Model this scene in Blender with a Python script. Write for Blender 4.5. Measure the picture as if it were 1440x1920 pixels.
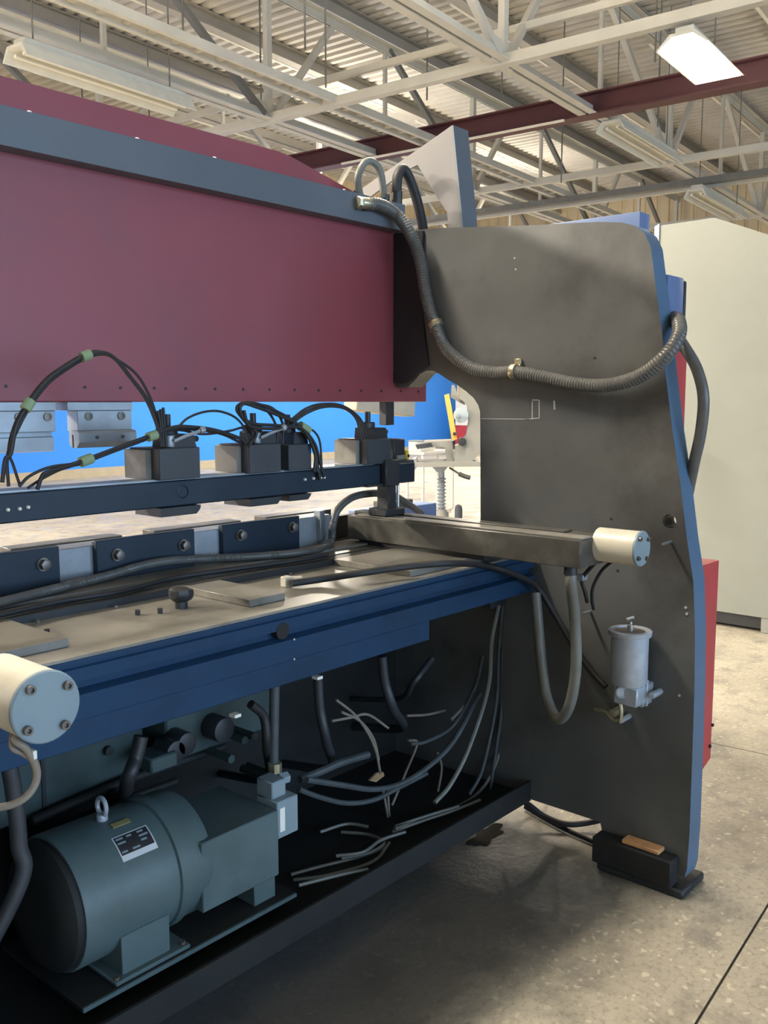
import bpy, bmesh, math, random
from mathutils import Vector, Matrix
random.seed(7)
for o in list(bpy.data.objects): bpy.data.objects.remove(o, do_unlink=True)
SC = bpy.context.scene
COL = SC.collection

# ------------------------------------------------------------------ camera
FPX, CX, CY, EYE = 1735.0, 720.0, 960.0, 1.45
YAW, PITCH = math.radians(41.1), math.atan(207/1735.0)
FW = Vector((math.cos(YAW)*math.cos(PITCH), math.sin(YAW)*math.cos(PITCH), -math.sin(PITCH)))
RT = Vector((math.sin(YAW), -math.cos(YAW), 0))
UP = RT.cross(FW)
CAM = Vector((0, 0, EYE))
cd = bpy.data.cameras.new('camera'); cam = bpy.data.objects.new('camera', cd); COL.objects.link(cam)
cd.sensor_fit = 'HORIZONTAL'; cd.sensor_width = 36; cd.lens = FPX/1440*36
cd.clip_start = 0.05; cd.clip_end = 200
m = Matrix((RT, UP, -FW)).transposed().to_4x4(); m.translation = CAM
cam.matrix_world = m
SC.camera = cam

# ------------------------------------------------------------------ building frame (turned 4.6 degrees against the machine)
BR = math.radians(4.6)
def W(u, v, z=0.0):
    return Vector((u*math.cos(BR)-v*math.sin(BR), u*math.sin(BR)+v*math.cos(BR), z))
RB = Matrix.Rotation(BR, 4, 'Z')

# ------------------------------------------------------------------ light
wd = bpy.data.worlds.new('world'); SC.world = wd; wd.use_nodes = True
bg = wd.node_tree.nodes['Background']
bg.inputs['Color'].default_value = (0.50, 0.72, 1.0, 1)
bg.inputs['Strength'].default_value = 4.8
def area(name, loc, energy, sx, sy, col, tilt=None):
    l = bpy.data.lights.new(name, 'AREA'); l.shape = 'RECTANGLE'; l.size = sx; l.size_y = sy
    l.energy = energy; l.color = col
    o = bpy.data.objects.new(name, l); COL.objects.link(o); o.location = loc
    o.rotation_euler = (0, 0, BR) if tilt is None else tilt
    return o
WARM = (1.0, 0.90, 0.75)
LROW = 3.15
for u in (1.2, 5.0):                                   # the lamp row over the machine, continued out of the picture
    area('lamp_light', W(u, LROW, 4.58), 230 if u < 3 else 150, 1.2, 0.4, WARM)
for u, v, e in ((-1.0, 8.2, 950), (-4.8, 8.2, 950), (-8.6, 8.2, 950), (2.4, 11.5, 350), (19.0, 11.0, 480), (13.5, 11.0, 480), (16.0, 1.0, 200)):
    area('lamp_light', W(u, v, 4.58), e, 1.2, 0.4, WARM)
for u, v in ((1.2, LROW), (5.0, LROW), (-1.0, 8.2), (2.4, 11.5), (13.5, 11.0), (19.0, 11.0), (16.0, 1.0)):   # upward fill lights added over the lamps to brighten the ceiling
    area('ceiling_fill', W(u, v, 4.82), 110 if u > 12 or v > 11 else 300, 1.2, 0.4, WARM, (math.pi, 0, BR))
pt = area('dock_door_portal', W(1, -12, 2.6), 1, 16, 5.2, (1, 1, 1), (math.radians(90), 0, BR)); pt.data.cycles.is_portal = True
SC.view_settings.view_transform = 'Standard'
SC.view_settings.look = 'None'
SC.view_settings.gamma = 1
SC.view_settings.use_curve_mapping = False
SC.view_settings.exposure = 0.55

# ------------------------------------------------------------------ helpers
def P(x, y, ax, val):
    """pixel of the 1440x1920 frame -> point on the plane axis=val"""
    r = FW + RT*((x-CX)/FPX) + UP*((CY-y)/FPX)
    return CAM + r*((val-CAM[ax])/r[ax])
def PX(x, y, v): return P(x, y, 0, v)
def PY(x, y, v): return P(x, y, 1, v)
def PZ(x, y, v): return P(x, y, 2, v)

MATS = {}
def mat(name, col, rough=0.6, metal=0.0, var=0.12, scale=8.0, dirt=None, dirt_amt=0.5, dirt_scale=3.0, bump=0.0, spec=0.4, emit=None, estr=0.0):
    if name in MATS: return MATS[name]
    mt = bpy.data.materials.new(name); mt.use_nodes = True
    nt = mt.node_tree; N = nt.nodes; L = nt.links
    b = N['Principled BSDF']
    b.inputs['Roughness'].default_value = rough
    b.inputs['Metallic'].default_value = metal
    b.inputs['Specular IOR Level'].default_value = spec
    tc = N.new('ShaderNodeTexCoord')
    n1 = N.new('ShaderNodeTexNoise'); n1.inputs['Scale'].default_value = scale; n1.inputs['Detail'].default_value = 5
    L.new(tc.outputs['Object'], n1.inputs['Vector'])
    cr = N.new('ShaderNodeValToRGB')
    c = Vector(col)
    cr.color_ramp.elements[0].position = 0.3; cr.color_ramp.elements[1].position = 0.7
    cr.color_ramp.elements[0].color = (*(c*(1-var)), 1); cr.color_ramp.elements[1].color = (*(c*(1+var)), 1)
    L.new(n1.outputs['Fac'], cr.inputs['Fac'])
    out = cr.outputs['Color']
    if dirt is not None:
        n2 = N.new('ShaderNodeTexNoise'); n2.inputs['Scale'].default_value = dirt_scale; n2.inputs['Detail'].default_value = 8
        n2.inputs['Roughness'].default_value = 0.65
        L.new(tc.outputs['Object'], n2.inputs['Vector'])
        r2 = N.new('ShaderNodeMapRange'); r2.inputs['From Min'].default_value = 0.48; r2.inputs['From Max'].default_value = 0.68
        r2.inputs['To Max'].default_value = dirt_amt
        L.new(n2.outputs['Fac'], r2.inputs['Value'])
        mx = N.new('ShaderNodeMix'); mx.data_type = 'RGBA'
        L.new(r2.outputs['Result'], mx.inputs[0]); L.new(out, mx.inputs[6]); mx.inputs[7].default_value = (*dirt, 1)
        out = mx.outputs[2]
    L.new(out, b.inputs['Base Color'])
    if bump > 0:
        n3 = N.new('ShaderNodeTexNoise'); n3.inputs['Scale'].default_value = scale*6; n3.inputs['Detail'].default_value = 4
        L.new(tc.outputs['Object'], n3.inputs['Vector'])
        bp = N.new('ShaderNodeBump'); bp.inputs['Strength'].default_value = bump; bp.inputs['Distance'].default_value = 0.01
        L.new(n3.outputs['Fac'], bp.inputs['Height']); L.new(bp.outputs['Normal'], b.inputs['Normal'])
    if emit is not None:
        b.inputs['Emission Color'].default_value = (*emit, 1); b.inputs['Emission Strength'].default_value = estr
    MATS[name] = mt
    return mt

RED = mat('red_paint', (0.245, 0.052, 0.066), 0.42, var=0.06, scale=2.5, dirt=(0.15, 0.065, 0.078), dirt_amt=0.25)
REDBOX = mat('red_box_paint', (0.42, 0.045, 0.05), 0.45, var=0.05)
NAVY = mat('navy_paint', (0.098, 0.112, 0.130), 0.45, var=0.08, scale=3)
BLUE = mat('blue_paint', (0.013, 0.040, 0.088), 0.5, var=0.1, scale=4, dirt=(0.012, 0.024, 0.042), dirt_amt=0.6, spec=0.15)
EDGE = mat('blue_edge_paint', (0.065, 0.130, 0.215), 0.45, var=0.08, scale=5, dirt=(0.06, 0.08, 0.10), dirt_amt=0.4)
CABBLUE = mat('mid_blue_paint', (0.11, 0.16, 0.30), 0.45, var=0.05)
PLATE = mat('oily_steel_plate', (0.096, 0.099, 0.097), 0.42, var=0.16, scale=3.5, dirt=(0.036, 0.034, 0.033), dirt_amt=0.75, dirt_scale=2.2, bump=0.04, spec=0.3)
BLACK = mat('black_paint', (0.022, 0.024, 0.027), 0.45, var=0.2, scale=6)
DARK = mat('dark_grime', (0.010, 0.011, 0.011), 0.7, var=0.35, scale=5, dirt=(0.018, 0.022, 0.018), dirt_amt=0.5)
TABLE = mat('oily_table_steel', (0.20, 0.19, 0.165), 0.38, var=0.2, scale=6, dirt=(0.07, 0.066, 0.055), dirt_amt=0.75, dirt_scale=5, bump=0.05)
ARM = mat('worn_black_arm', (0.060, 0.058, 0.050), 0.35, var=0.3, scale=7, dirt=(0.14, 0.13, 0.11), dirt_amt=0.5, dirt_scale=9)
BARM = mat('dark_blue_bar', (0.014, 0.025, 0.040), 0.42, var=0.2, scale=6, spec=0.25)
BLOCK = mat('grey_black_block', (0.034, 0.038, 0.044), 0.45, var=0.15, scale=10)
STEEL = mat('bare_steel', (0.42, 0.42, 0.40), 0.35, metal=0.85, var=0.15, scale=12)
TOOL = mat('tool_steel', (0.30, 0.33, 0.36), 0.36, metal=0.35, var=0.12, scale=10, dirt=(0.14, 0.14, 0.14), dirt_amt=0.5)
LTOOL = mat('beige_edge_steel', (0.50, 0.46, 0.38), 0.4, metal=0.2, var=0.1)
BOLT = mat('oxide_bolt', (0.17, 0.15, 0.13), 0.4, metal=0.6, var=0.2, scale=20)
BEIGE = mat('beige_motor_paint', (0.52, 0.49, 0.40), 0.4, var=0.08, scale=9, dirt=(0.30, 0.27, 0.2), dirt_amt=0.5, dirt_scale=7)
CAPM = mat('cap_grey', (0.20, 0.26, 0.29), 0.42, var=0.06)
TEAL = mat('motor_green_grey', (0.078, 0.118, 0.124), 0.45, var=0.1, scale=5, dirt=(0.042, 0.068, 0.066), dirt_amt=0.45, dirt_scale=6)
TANK = mat('tank_green', (0.035, 0.060, 0.060), 0.5, var=0.15, scale=5, dirt=(0.014, 0.018, 0.016), dirt_amt=0.6)
RUBBER = mat('black_rubber', (0.020, 0.020, 0.021), 0.55, var=0.15, scale=20)
CONDUIT = mat('grey_black_conduit', (0.095, 0.094, 0.088), 0.33, var=0.15, scale=25)
CONDUIT2 = mat('grey_green_conduit', (0.145, 0.147, 0.128), 0.38, var=0.15, scale=18)
GREYCAB = mat('grey_cable', (0.055, 0.065, 0.070), 0.5, var=0.2, scale=20)
TANCAB = mat('tan_cable', (0.20, 0.17, 0.135), 0.55, var=0.15, scale=20)
TAPE = mat('green_tape', (0.22, 0.30, 0.17), 0.6, var=0.1)
BRASS = mat('yellowed_zinc', (0.46, 0.42, 0.28), 0.32, metal=0.75, var=0.12, scale=20)
ALU = mat('cast_aluminium', (0.38, 0.42, 0.47), 0.4, metal=0.25, var=0.15, scale=14, dirt=(0.16, 0.15, 0.14), dirt_amt=0.5, dirt_scale=10)
WHITE = mat('off_white', (0.74, 0.72, 0.66), 0.5, var=0.04)
CABINET = mat('putty_cabinet', (0.205, 0.215, 0.190), 0.5, var=0.05, scale=1.2, dirt=(0.17, 0.178, 0.155), dirt_amt=0.35, dirt_scale=1.5)
CARD = mat('cardboard_tan', (0.60, 0.42, 0.24), 0.8, var=0.1)
RUST = mat('rusty_wood', (0.50, 0.27, 0.12), 0.8, var=0.25, scale=25)
YEL = mat('yellow_plastic', (0.75, 0.52, 0.03), 0.4, var=0.05)
ORANGE = mat('yellow_guard', (0.62, 0.36, 0.08), 0.45, var=0.05)
SAW = mat('saw_grey', (0.22, 0.22, 0.20), 0.5, var=0.08, scale=4)
CHALK = mat('chalk', (0.42, 0.44, 0.42), 0.9, var=0.15, scale=60)
PLATEW = mat('nameplate_metal', (0.62, 0.66, 0.70), 0.3, metal=0.3, var=0.05)
DECK = mat('roof_deck', (0.48, 0.46, 0.42), 0.7, var=0.08, scale=1.2, dirt=(0.36, 0.34, 0.30), dirt_amt=0.5, dirt_scale=0.8)
JOIST = mat('joist_paint', (0.40, 0.38, 0.34), 0.6, var=0.06, scale=2)
LJOIST = mat('white_flange', (0.74, 0.71, 0.61), 0.6, var=0.05, scale=3)
TRUSS = mat('truss_paint', (0.52, 0.51, 0.46), 0.6, var=0.06, scale=3)
DTRUSS = mat('dark_truss', (0.16, 0.16, 0.15), 0.6, var=0.1)
REDBEAM = mat('maroon_beam', (0.095, 0.035, 0.042), 0.6, var=0.1, scale=2)
FIXT = mat('fixture_enamel', (0.62, 0.62, 0.56), 0.45, var=0.05)
WALLBLUE = mat('wall_blue', (0.030, 0.22, 0.78), 0.65, var=0.03, scale=0.8)
WALLBASE = mat('wall_base_grey', (0.36, 0.32, 0.25), 0.8, var=0.06)
WALLBEIGE = mat('wall_beige_metal', (0.66, 0.56, 0.38), 0.6, var=0.08, scale=1.0, dirt=(0.45, 0.36, 0.22), dirt_amt=0.4, dirt_scale=1.2)
LAMPON = mat('lit_diffuser', (0.9, 0.9, 0.85), 0.5, var=0.0, emit=(1.0, 0.90, 0.72), estr=32.0)

LOCS = {}
def smooth(me, ang=38):
    me.shade_smooth()
    me.set_sharp_from_angle(angle=math.radians(ang))
def obj(name, bm, material, parent=None, fix=True, ang=38, mats=None):
    me = bpy.data.meshes.new(name)
    if fix: bmesh.ops.recalc_face_normals(bm, faces=bm.faces)
    bm.to_mesh(me); bm.free()
    for mm in ([material] if mats is None else mats): me.materials.append(mm)
    smooth(me, ang)
    o = bpy.data.objects.new(name, me); COL.objects.link(o)
    if parent is not None: attach(o, parent)
    return o
def attach(o, parent):
    o.parent = parent
    if parent.name in LOCS: o.matrix_parent_inverse = Matrix.Translation(LOCS[parent.name]).inverted()
def link(name, me, parent, mw):
    """another object over shared mesh data"""
    o = bpy.data.objects.new(name, me); COL.objects.link(o)
    if parent is not None: attach(o, parent)
    o.matrix_basis = mw
    return o
def thing(name, label, cat, loc=(0, 0, 0), group=None):
    o = bpy.data.objects.new(name, None); COL.objects.link(o); o.location = loc
    LOCS[o.name] = Vector(loc); o.empty_display_size = 0.05
    return tag(o, label, cat, group)
def tag(o, label, cat, group=None, kind=None):
    o['label'] = label; o['category'] = cat
    if group: o['group'] = group
    if kind: o['kind'] = kind
    return o
def struct(o, label=None):
    o['kind'] = 'structure'
    if label: o['label'] = label
    return o
def B_(): return bmesh.new()
def merge(bm, tmp, mtx=None):
    if mtx is not None: bmesh.ops.transform(tmp, matrix=mtx, verts=tmp.verts)
    mp = {}
    for v in tmp.verts: mp[v] = bm.verts.new(v.co)
    for f in tmp.faces:
        try:
            nf = bm.faces.new([mp[v] for v in f.verts]); nf.material_index = f.material_index
        except ValueError: pass
    tmp.free()
def box(bm, lo, hi, bev=0.0, mtx=None, seg=1):
    t = bmesh.new()
    lo = Vector(lo); hi = Vector(hi)
    bmesh.ops.create_cube(t, size=1, matrix=Matrix.Translation((lo+hi)/2) @ Matrix.Diagonal((*(hi-lo), 1)))
    if bev > 0: bmesh.ops.bevel(t, geom=t.edges[:], offset=bev, segments=seg, affect='EDGES', profile=0.5)
    merge(bm, t, mtx)
    return bm
def cyl(bm, a, b, r, r2=None, n=18, bev=0.0):
    a = Vector(a); b = Vector(b); d = b-a
    t = bmesh.new()
    bmesh.ops.create_cone(t, cap_ends=True, segments=n, radius1=r, radius2=r if r2 is None else r2, depth=d.length)
    if bev > 0:
        es = [e for e in t.edges if len(e.link_faces) == 2 and any(len(f.verts) > 4 for f in e.link_faces)]
        bmesh.ops.bevel(t, geom=es, offset=bev, segments=2, affect='EDGES', profile=0.5)
    merge(bm, t, Matrix.Translation((a+b)/2) @ d.to_track_quat('Z', 'Y').to_matrix().to_4x4())
    return bm
def prism(bm, pts, ax, lo, hi, holes=()):
    """closed polygon in the two other axes, extruded along ax; holes are closed polygons too"""
    t = bmesh.new()
    def mk(p, h):
        q = list(p); q.insert(ax, h); return Vector(q)
    edges = []; loops = []
    for poly in [pts, *holes]:
        vs = [t.verts.new(mk(p, lo)) for p in poly]
        es = [t.edges.new((vs[i], vs[(i+1) % len(vs)])) for i in range(len(vs))]
        edges += es; loops.append(vs)
    if holes:
        bmesh.ops.triangle_fill(t, use_beauty=True, use_dissolve=False, edges=edges)
    else:
        t.faces.new(loops[0])
    ret = bmesh.ops.extrude_face_region(t, geom=t.faces[:])
    vs = [g for g in ret['geom'] if isinstance(g, bmesh.types.BMVert)]
    mv = [0, 0, 0]; mv[ax] = hi-lo
    bmesh.ops.translate(t, verts=vs, vec=mv)
    bmesh.ops.recalc_face_normals(t, faces=t.faces)
    merge(bm, t)
    return bm
def lathe(bm, a, d, prof, n=24):
    """profile [(r, h)] turned about the axis from a along d"""
    a = Vector(a); d = Vector(d).normalized()
    q = d.to_track_quat('Z', 'Y').to_matrix()
    rings = []
    for r, h in prof:
        rings.append([bm.verts.new(a + q @ Vector((r*math.cos(2*math.pi*k/n), r*math.sin(2*math.pi*k/n), h))) for k in range(n)])
    for i in range(len(rings)-1):
        for k in range(n):
            bm.faces.new((rings[i][k], rings[i][(k+1) % n], rings[i+1][(k+1) % n], rings[i+1][k]))
    bm.faces.new(rings[0][::-1]); bm.faces.new(rings[-1])
    return bm
def spline(pts, res):
    pts = [Vector(p) for p in pts]
    if len(pts) == 2: return [pts[0].lerp(pts[1], i/res) for i in range(res+1)]
    out = []
    for i in range(len(pts)-1):
        p0 = pts[i-1] if i > 0 else pts[0]*2-pts[1]
        p1, p2 = pts[i], pts[i+1]
        p3 = pts[i+2] if i+2 < len(pts) else pts[-1]*2-pts[-2]
        for k in range(res):
            t = k/res
            out.append(0.5*((2*p1)+(p2-p0)*t+(2*p0-5*p1+4*p2-p3)*t*t+(3*p1-p0-3*p2+p3)*t**3))
    out.append(pts[-1])
    return out
def tube(bm, pts, r, n=8, res=8, pitch=0.0, depth=0.1, raw=False):
    """round tube along a smooth path; with pitch it is ribbed like flexible conduit"""
    path = [Vector(p) for p in pts] if raw else spline(pts, res)
    if pitch > 0:
        L = [0]
        for i in range(1, len(path)): L.append(L[-1]+(path[i]-path[i-1]).length)
        cnt = max(4, int(L[-1]/pitch)*2); new = []; j = 0
        for k in range(cnt+1):
            s = L[-1]*k/cnt
            while j < len(L)-2 and L[j+1] < s: j += 1
            f = (s-L[j])/max(1e-9, L[j+1]-L[j]); new.append(path[j].lerp(path[j+1], min(1, f)))
        path = new
    rings = []; nrm = None
    for i, p in enumerate(path):
        t = (path[min(i+1, len(path)-1)]-path[max(i-1, 0)]).normalized()
        if nrm is None:
            nrm = t.orthogonal().normalized()
        nrm = (nrm - t*nrm.dot(t)).normalized(); bn = t.cross(nrm)
        rr = r*(1-depth*(i % 2)) if pitch > 0 else r
        rings.append([bm.verts.new(p + (nrm*math.cos(2*math.pi*k/n)+bn*math.sin(2*math.pi*k/n))*rr) for k in range(n)])
    for i in range(len(rings)-1):
        for k in range(n):
            bm.faces.new((rings[i][k], rings[i][(k+1) % n], rings[i+1][(k+1) % n], rings[i+1][k]))
    bm.faces.new(rings[0][::-1]); bm.faces.new(rings[-1])
    return bm
def mesh_of(bm, name, material, ang=38):
    bmesh.ops.recalc_face_normals(bm, faces=bm.faces)
    me = bpy.data.meshes.new(name); bm.to_mesh(me); bm.free(); me.materials.append(material); smooth(me, ang)
    return me
def facing(d):
    return Vector(d).to_track_quat('Z', 'Y').to_matrix().to_4x4()

# shared small hardware, +Z is outward
def hexbolt_mesh(r, h, name, material):
    b = B_(); cyl(b, (0, 0, 0), (0, 0, h*0.22), r*1.25, n=16); cyl(b, (0, 0, h*0.2), (0, 0, h), r, n=6, bev=r*0.08)
    return mesh_of(b, name, material, 25)
def capscrew_mesh(r, h, name, material):
    b = B_(); lathe(b, (0, 0, 0), (0, 0, 1), [(r, 0), (r, h), (r*0.9, h*1.05), (r*0.55, h*1.05), (r*0.5, h*0.5), (r*0.01, h*0.5)], 14)
    return mesh_of(b, name, material, 30)
BIGBOLT = hexbolt_mesh(0.0135, 0.020, 'hex_bolt', BOLT)
CAPSCREW = capscrew_mesh(0.0062, 0.007, 'cap_screw', BOLT)
DISCSCREW = capscrew_mesh(0.0042, 0.0015, 'beam_screw', BLACK)
SOCKET = capscrew_mesh(0.011, 0.004, 'socket_screw', BOLT)

# ================================================================== the setting
def concrete():
    mt = bpy.data.materials.new('concrete_floor'); mt.use_nodes = True
    nt = mt.node_tree; N = nt.nodes; L = nt.links; b = N['Principled BSDF']
    tc = N.new('ShaderNodeTexCoord')
    def noise(s, d=6, r=0.6):
        n = N.new('ShaderNodeTexNoise'); n.inputs['Scale'].default_value = s; n.inputs['Detail'].default_value = d; n.inputs['Roughness'].default_value = r
        L.new(tc.outputs['Object'], n.inputs['Vector']); return n
    def rng(src, a, c, lo=0.0, hi=1.0):
        n = N.new('ShaderNodeMapRange'); n.inputs['From Min'].default_value = a; n.inputs['From Max'].default_value = c
        n.inputs['To Min'].default_value = lo; n.inputs['To Max'].default_value = hi; L.new(src, n.inputs['Value']); return n.outputs['Result']
    def mix(f, a, c):
        n = N.new('ShaderNodeMix'); n.data_type = 'RGBA'
        L.new(f, n.inputs[0])
        for s, i in ((a, 6), (c, 7)):
            if isinstance(s, tuple): n.inputs[i].default_value = (*s, 1)
            else: L.new(s, n.inputs[i])
        return n.outputs[2]
    base = mix(rng(noise(1.3).outputs['Fac'], 0.35, 0.65), (0.30, 0.265, 0.205), (0.43, 0.385, 0.30))
    base = mix(rng(noise(7, 8).outputs['Fac'], 0.50, 0.70, 0, 0.75), base, (0.17, 0.155, 0.135))
    base = mix(rng(noise(55, 5, 0.7).outputs['Fac'], 0.50, 0.68, 0, 0.65), base, (0.16, 0.14, 0.105))
    base = mix(rng(noise(2.2, 7, 0.7).outputs['Fac'], 0.57, 0.72, 0, 0.55), base, (0.15, 0.145, 0.14))
    base = mix(rng(noise(80, 4, 0.7).outputs['Fac'], 0.60, 0.72, 0, 0.6), base, (0.60, 0.52, 0.39))
    v = N.new('ShaderNodeTexVoronoi'); v.inputs['Scale'].default_value = 38
    wn = noise(12, 3)
    va = N.new('ShaderNodeVectorMath'); va.operation = 'MULTIPLY_ADD'; va.inputs[1].default_value = (0.09, 0.09, 0.09)
    L.new(wn.outputs['Color'], va.inputs[0]); L.new(tc.outputs['Object'], va.inputs[2])
    L.new(va.outputs[0], v.inputs['Vector'])
    ch = N.new('ShaderNodeSeparateColor'); L.new(v.outputs['Color'], ch.inputs[0])
    f1 = rng(ch.outputs[0], 0.40, 0.75)
    f2 = rng(v.outputs['Distance'], 0.34, 0.22)
    mu = N.new('ShaderNodeMath'); mu.operation = 'MULTIPLY'; L.new(f1, mu.inputs[0]); L.new(f2, mu.inputs[1])
    mu2 = N.new('ShaderNodeMath'); mu2.operation = 'MULTIPLY'; mu2.inputs[1].default_value = 0.6; L.new(mu.outputs[0], mu2.inputs[0])
    base = mix(mu2.outputs[0], base, (0.62, 0.55, 0.42))
    # an oil-soaked patch round the machine's pan, with its own ragged outline
    sx = N.new('ShaderNodeSeparateXYZ'); L.new(tc.outputs['Object'], sx.inputs[0])
    nz = noise(3.2, 6)
    def lin(inp, k):
        n = N.new('ShaderNodeMath'); n.operation = 'MULTIPLY_ADD'; n.inputs[1].default_value = k
        L.new(nz.outputs['Fac'], n.inputs[0]); L.new(inp, n.inputs[2]); return n.outputs[0]
    oy = rng(lin(sx.outputs[1], 0.7), 1.30, 1.62)
    ox = rng(lin(sx.outputs[0], 0.7), 3.15, 2.85)
    of = rng(lin(sx.outputs[1], 0.5), 3.0, 2.7)
    m1 = N.new('ShaderNodeMath'); m1.operation = 'MULTIPLY'; L.new(oy, m1.inputs[0]); L.new(ox, m1.inputs[1])
    m2 = N.new('ShaderNodeMath'); m2.operation = 'MULTIPLY'; L.new(m1.outputs[0], m2.inputs[0]); L.new(of, m2.inputs[1])
    m3 = N.new('ShaderNodeMath'); m3.operation = 'MULTIPLY'; m3.inputs[1].default_value = 0.85; L.new(m2.outputs[0], m3.inputs[0])
    base = mix(m3.outputs[0], base, (0.055, 0.052, 0.047))
    L.new(base, b.inputs['Base Color'])
    b.inputs['Specular IOR Level'].default_value = 0.45
    L.new(rng(noise(4, 6).outputs['Fac'], 0.35, 0.65, 0.32, 0.62), b.inputs['Roughness'])
    bp = N.new('ShaderNodeBump'); bp.inputs['Strength'].default_value = 0.28; bp.inputs['Distance'].default_value = 0.01
    L.new(noise(45, 5).outputs['Fac'], bp.inputs['Height']); L.new(bp.outputs['Normal'], b.inputs['Normal'])
    return mt
CONC = concrete()
# slabs with open joints between them
fl = thing('floor', 'worn speckled concrete floor', 'floor'); del fl['category']; struct(fl)
JV = [-12.0, -5.5, 0.61, 6.7, 12.8, 15.4]
JU = [-12.0, -3.0, 3.9, 10.4, 17.0, 24.5]
gap = 0.0035
for i in range(len(JU)-1):
    for j in range(len(JV)-1):
        b = B_()
        box(b, (JU[i]+gap, JV[j]+gap, -0.15), (JU[i+1]-gap, JV[j+1]-gap, 0), mtx=RB)
        obj('slab', b, CONC, fl)
b = B_(); box(b, (-12, -12, -0.2), (24.5, 15.4, -0.006), mtx=RB)
obj('joint_filler', b, mat('joint_dirt', (0.09, 0.08, 0.065), 0.9), fl)

DZ = 7.0
UE, VE = 24.3, 15.2
# roof deck of ribbed sheet, ribs along v
b = B_()
u = -12.0; prof = []
pit = 0.21
while u < UE:
    prof += [(u, DZ), (u+pit*0.42, DZ), (u+pit*0.55, DZ+0.05), (u+pit*0.87, DZ+0.05)]; u += pit
prof.append((UE+0.2, DZ))
lo = [b.verts.new(W(p[0], -12, p[1])) for p in prof]; hi = [b.verts.new(W(p[0], VE+0.1, p[1])) for p in prof]
for i in range(len(prof)-1): b.faces.new((lo[i], lo[i+1], hi[i+1], hi[i]))
b2 = B_()
ceil = struct(obj('ceiling', b, DECK, fix=False, ang=20), 'ribbed steel roof deck on painted joists and trusses')
def bbox(name, lo, hi, material, parent, bev=0):
    b = B_(); box(b, lo, hi, bev=bev, mtx=RB); return obj(name, b, material, parent)
# joists along u
for v in (-1.2, 0.45, 2.1, 3.75, 5.4, 7.05, 8.7, 10.4, 12.1, 13.8):
    b = B_()
    box(b, (-11, v-0.008, DZ-0.19), (UE-0.05, v+0.008, DZ-0.005), mtx=RB)
    box(b, (-11, v-0.08, DZ-0.205), (UE-0.05, v+0.08, DZ-0.19), mtx=RB)
    box(b, (-11, v-0.09, DZ-0.02), (UE-0.05, v+0.09, DZ-0.005), mtx=RB)
    jo = obj('joist', b, JOIST, ceil)
    uu = -2.0 + random.random()
    while uu < UE-1.5:                                  # broken pale strips lying along the flange
        ln = random.choice((1.5, 2.2, 2.9, 3.6))
        b = B_(); box(b, (uu, v+0.082, DZ-0.215), (min(uu+ln, UE-0.3), v+0.130, DZ-0.195), mtx=RB)
        obj('flange_strip', b, LJOIST, jo); uu += ln+0.25+random.random()*0.5
# trusses along u
BZ, TZ = 5.0, 6.62
def bar(bm, a, c, w, h):
    """square-section strut between two building points"""
    a = W(*a); c = W(*c); d = c-a; L_ = d.length
    q = d.to_track_quat('X', 'Z').to_matrix().to_4x4()
    box(bm, (0, -w/2, -h/2), (L_, w/2, h/2), mtx=Matrix.Translation(a) @ q)
NODES = [-1.0, 4.0, 9.0, 14.0, 19.0, 24.0]
for tv in (1.72, 5.1, 8.49, 11.9):
    root = thing('roof_truss', 'x', 'x', W(9, tv, BZ)); del root['label']; del root['category']
    root.parent = ceil; LOCS[root.name] = W(9, tv, BZ)
    b = B_()
    for s in (-1, 1):
        box(b, (-6, tv+s*0.02-(0 if s > 0 else 0.10), BZ-0.01), (UE-0.1, tv+s*0.02+(0.10 if s > 0 else 0), BZ), mtx=RB)
        box(b, (-6, tv+s*0.02-0.005, BZ), (UE-0.1, tv+s*0.02+0.005, BZ+0.12), mtx=RB)
    obj('bottom_chord', b, TRUSS, root)
    b = B_()
    for s in (-1, 1):
        box(b, (-6, tv+s*0.02-(0 if s > 0 else 0.09), TZ), (UE-0.1, tv+s*0.02+(0.09 if s > 0 else 0), TZ+0.01), mtx=RB)
        box(b, (-6, tv+s*0.02-0.005, TZ-0.10), (UE-0.1, tv+s*0.02+0.005, TZ), mtx=RB)
    obj('top_chord', b, TRUSS, root)
    for k, nu in enumerate(NODES):
        b = B_(); bar(b, (nu, tv, BZ), (nu, tv, TZ), 0.08, 0.08); obj('web_post', b, TRUSS, root)
        b = B_(); box(b, (nu-0.22, tv-0.012, BZ-0.02), (nu+0.22, tv+0.012, BZ+0.22), mtx=RB); obj('gusset', b, TRUSS, root)
        for s in (-1, 1):
            if not -5 < nu+s*2.5 < UE: continue
            b = B_(); bar(b, (nu+s*0.08, tv, BZ+0.06), (nu+(1.35 if s > 0 else -2.42), tv, TZ-0.02), 0.075, 0.075)
            obj('web_diagonal', b, DTRUSS if (s < 0 and tv > 8) else TRUSS, root)
        b = B_(); bar(b, (nu+2.5, tv, BZ+0.02), (nu+2.5, tv, TZ), 0.05, 0.05)
        if nu+2.5 < UE: obj('web_post', b, TRUSS, root)
        else: b.free()
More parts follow.
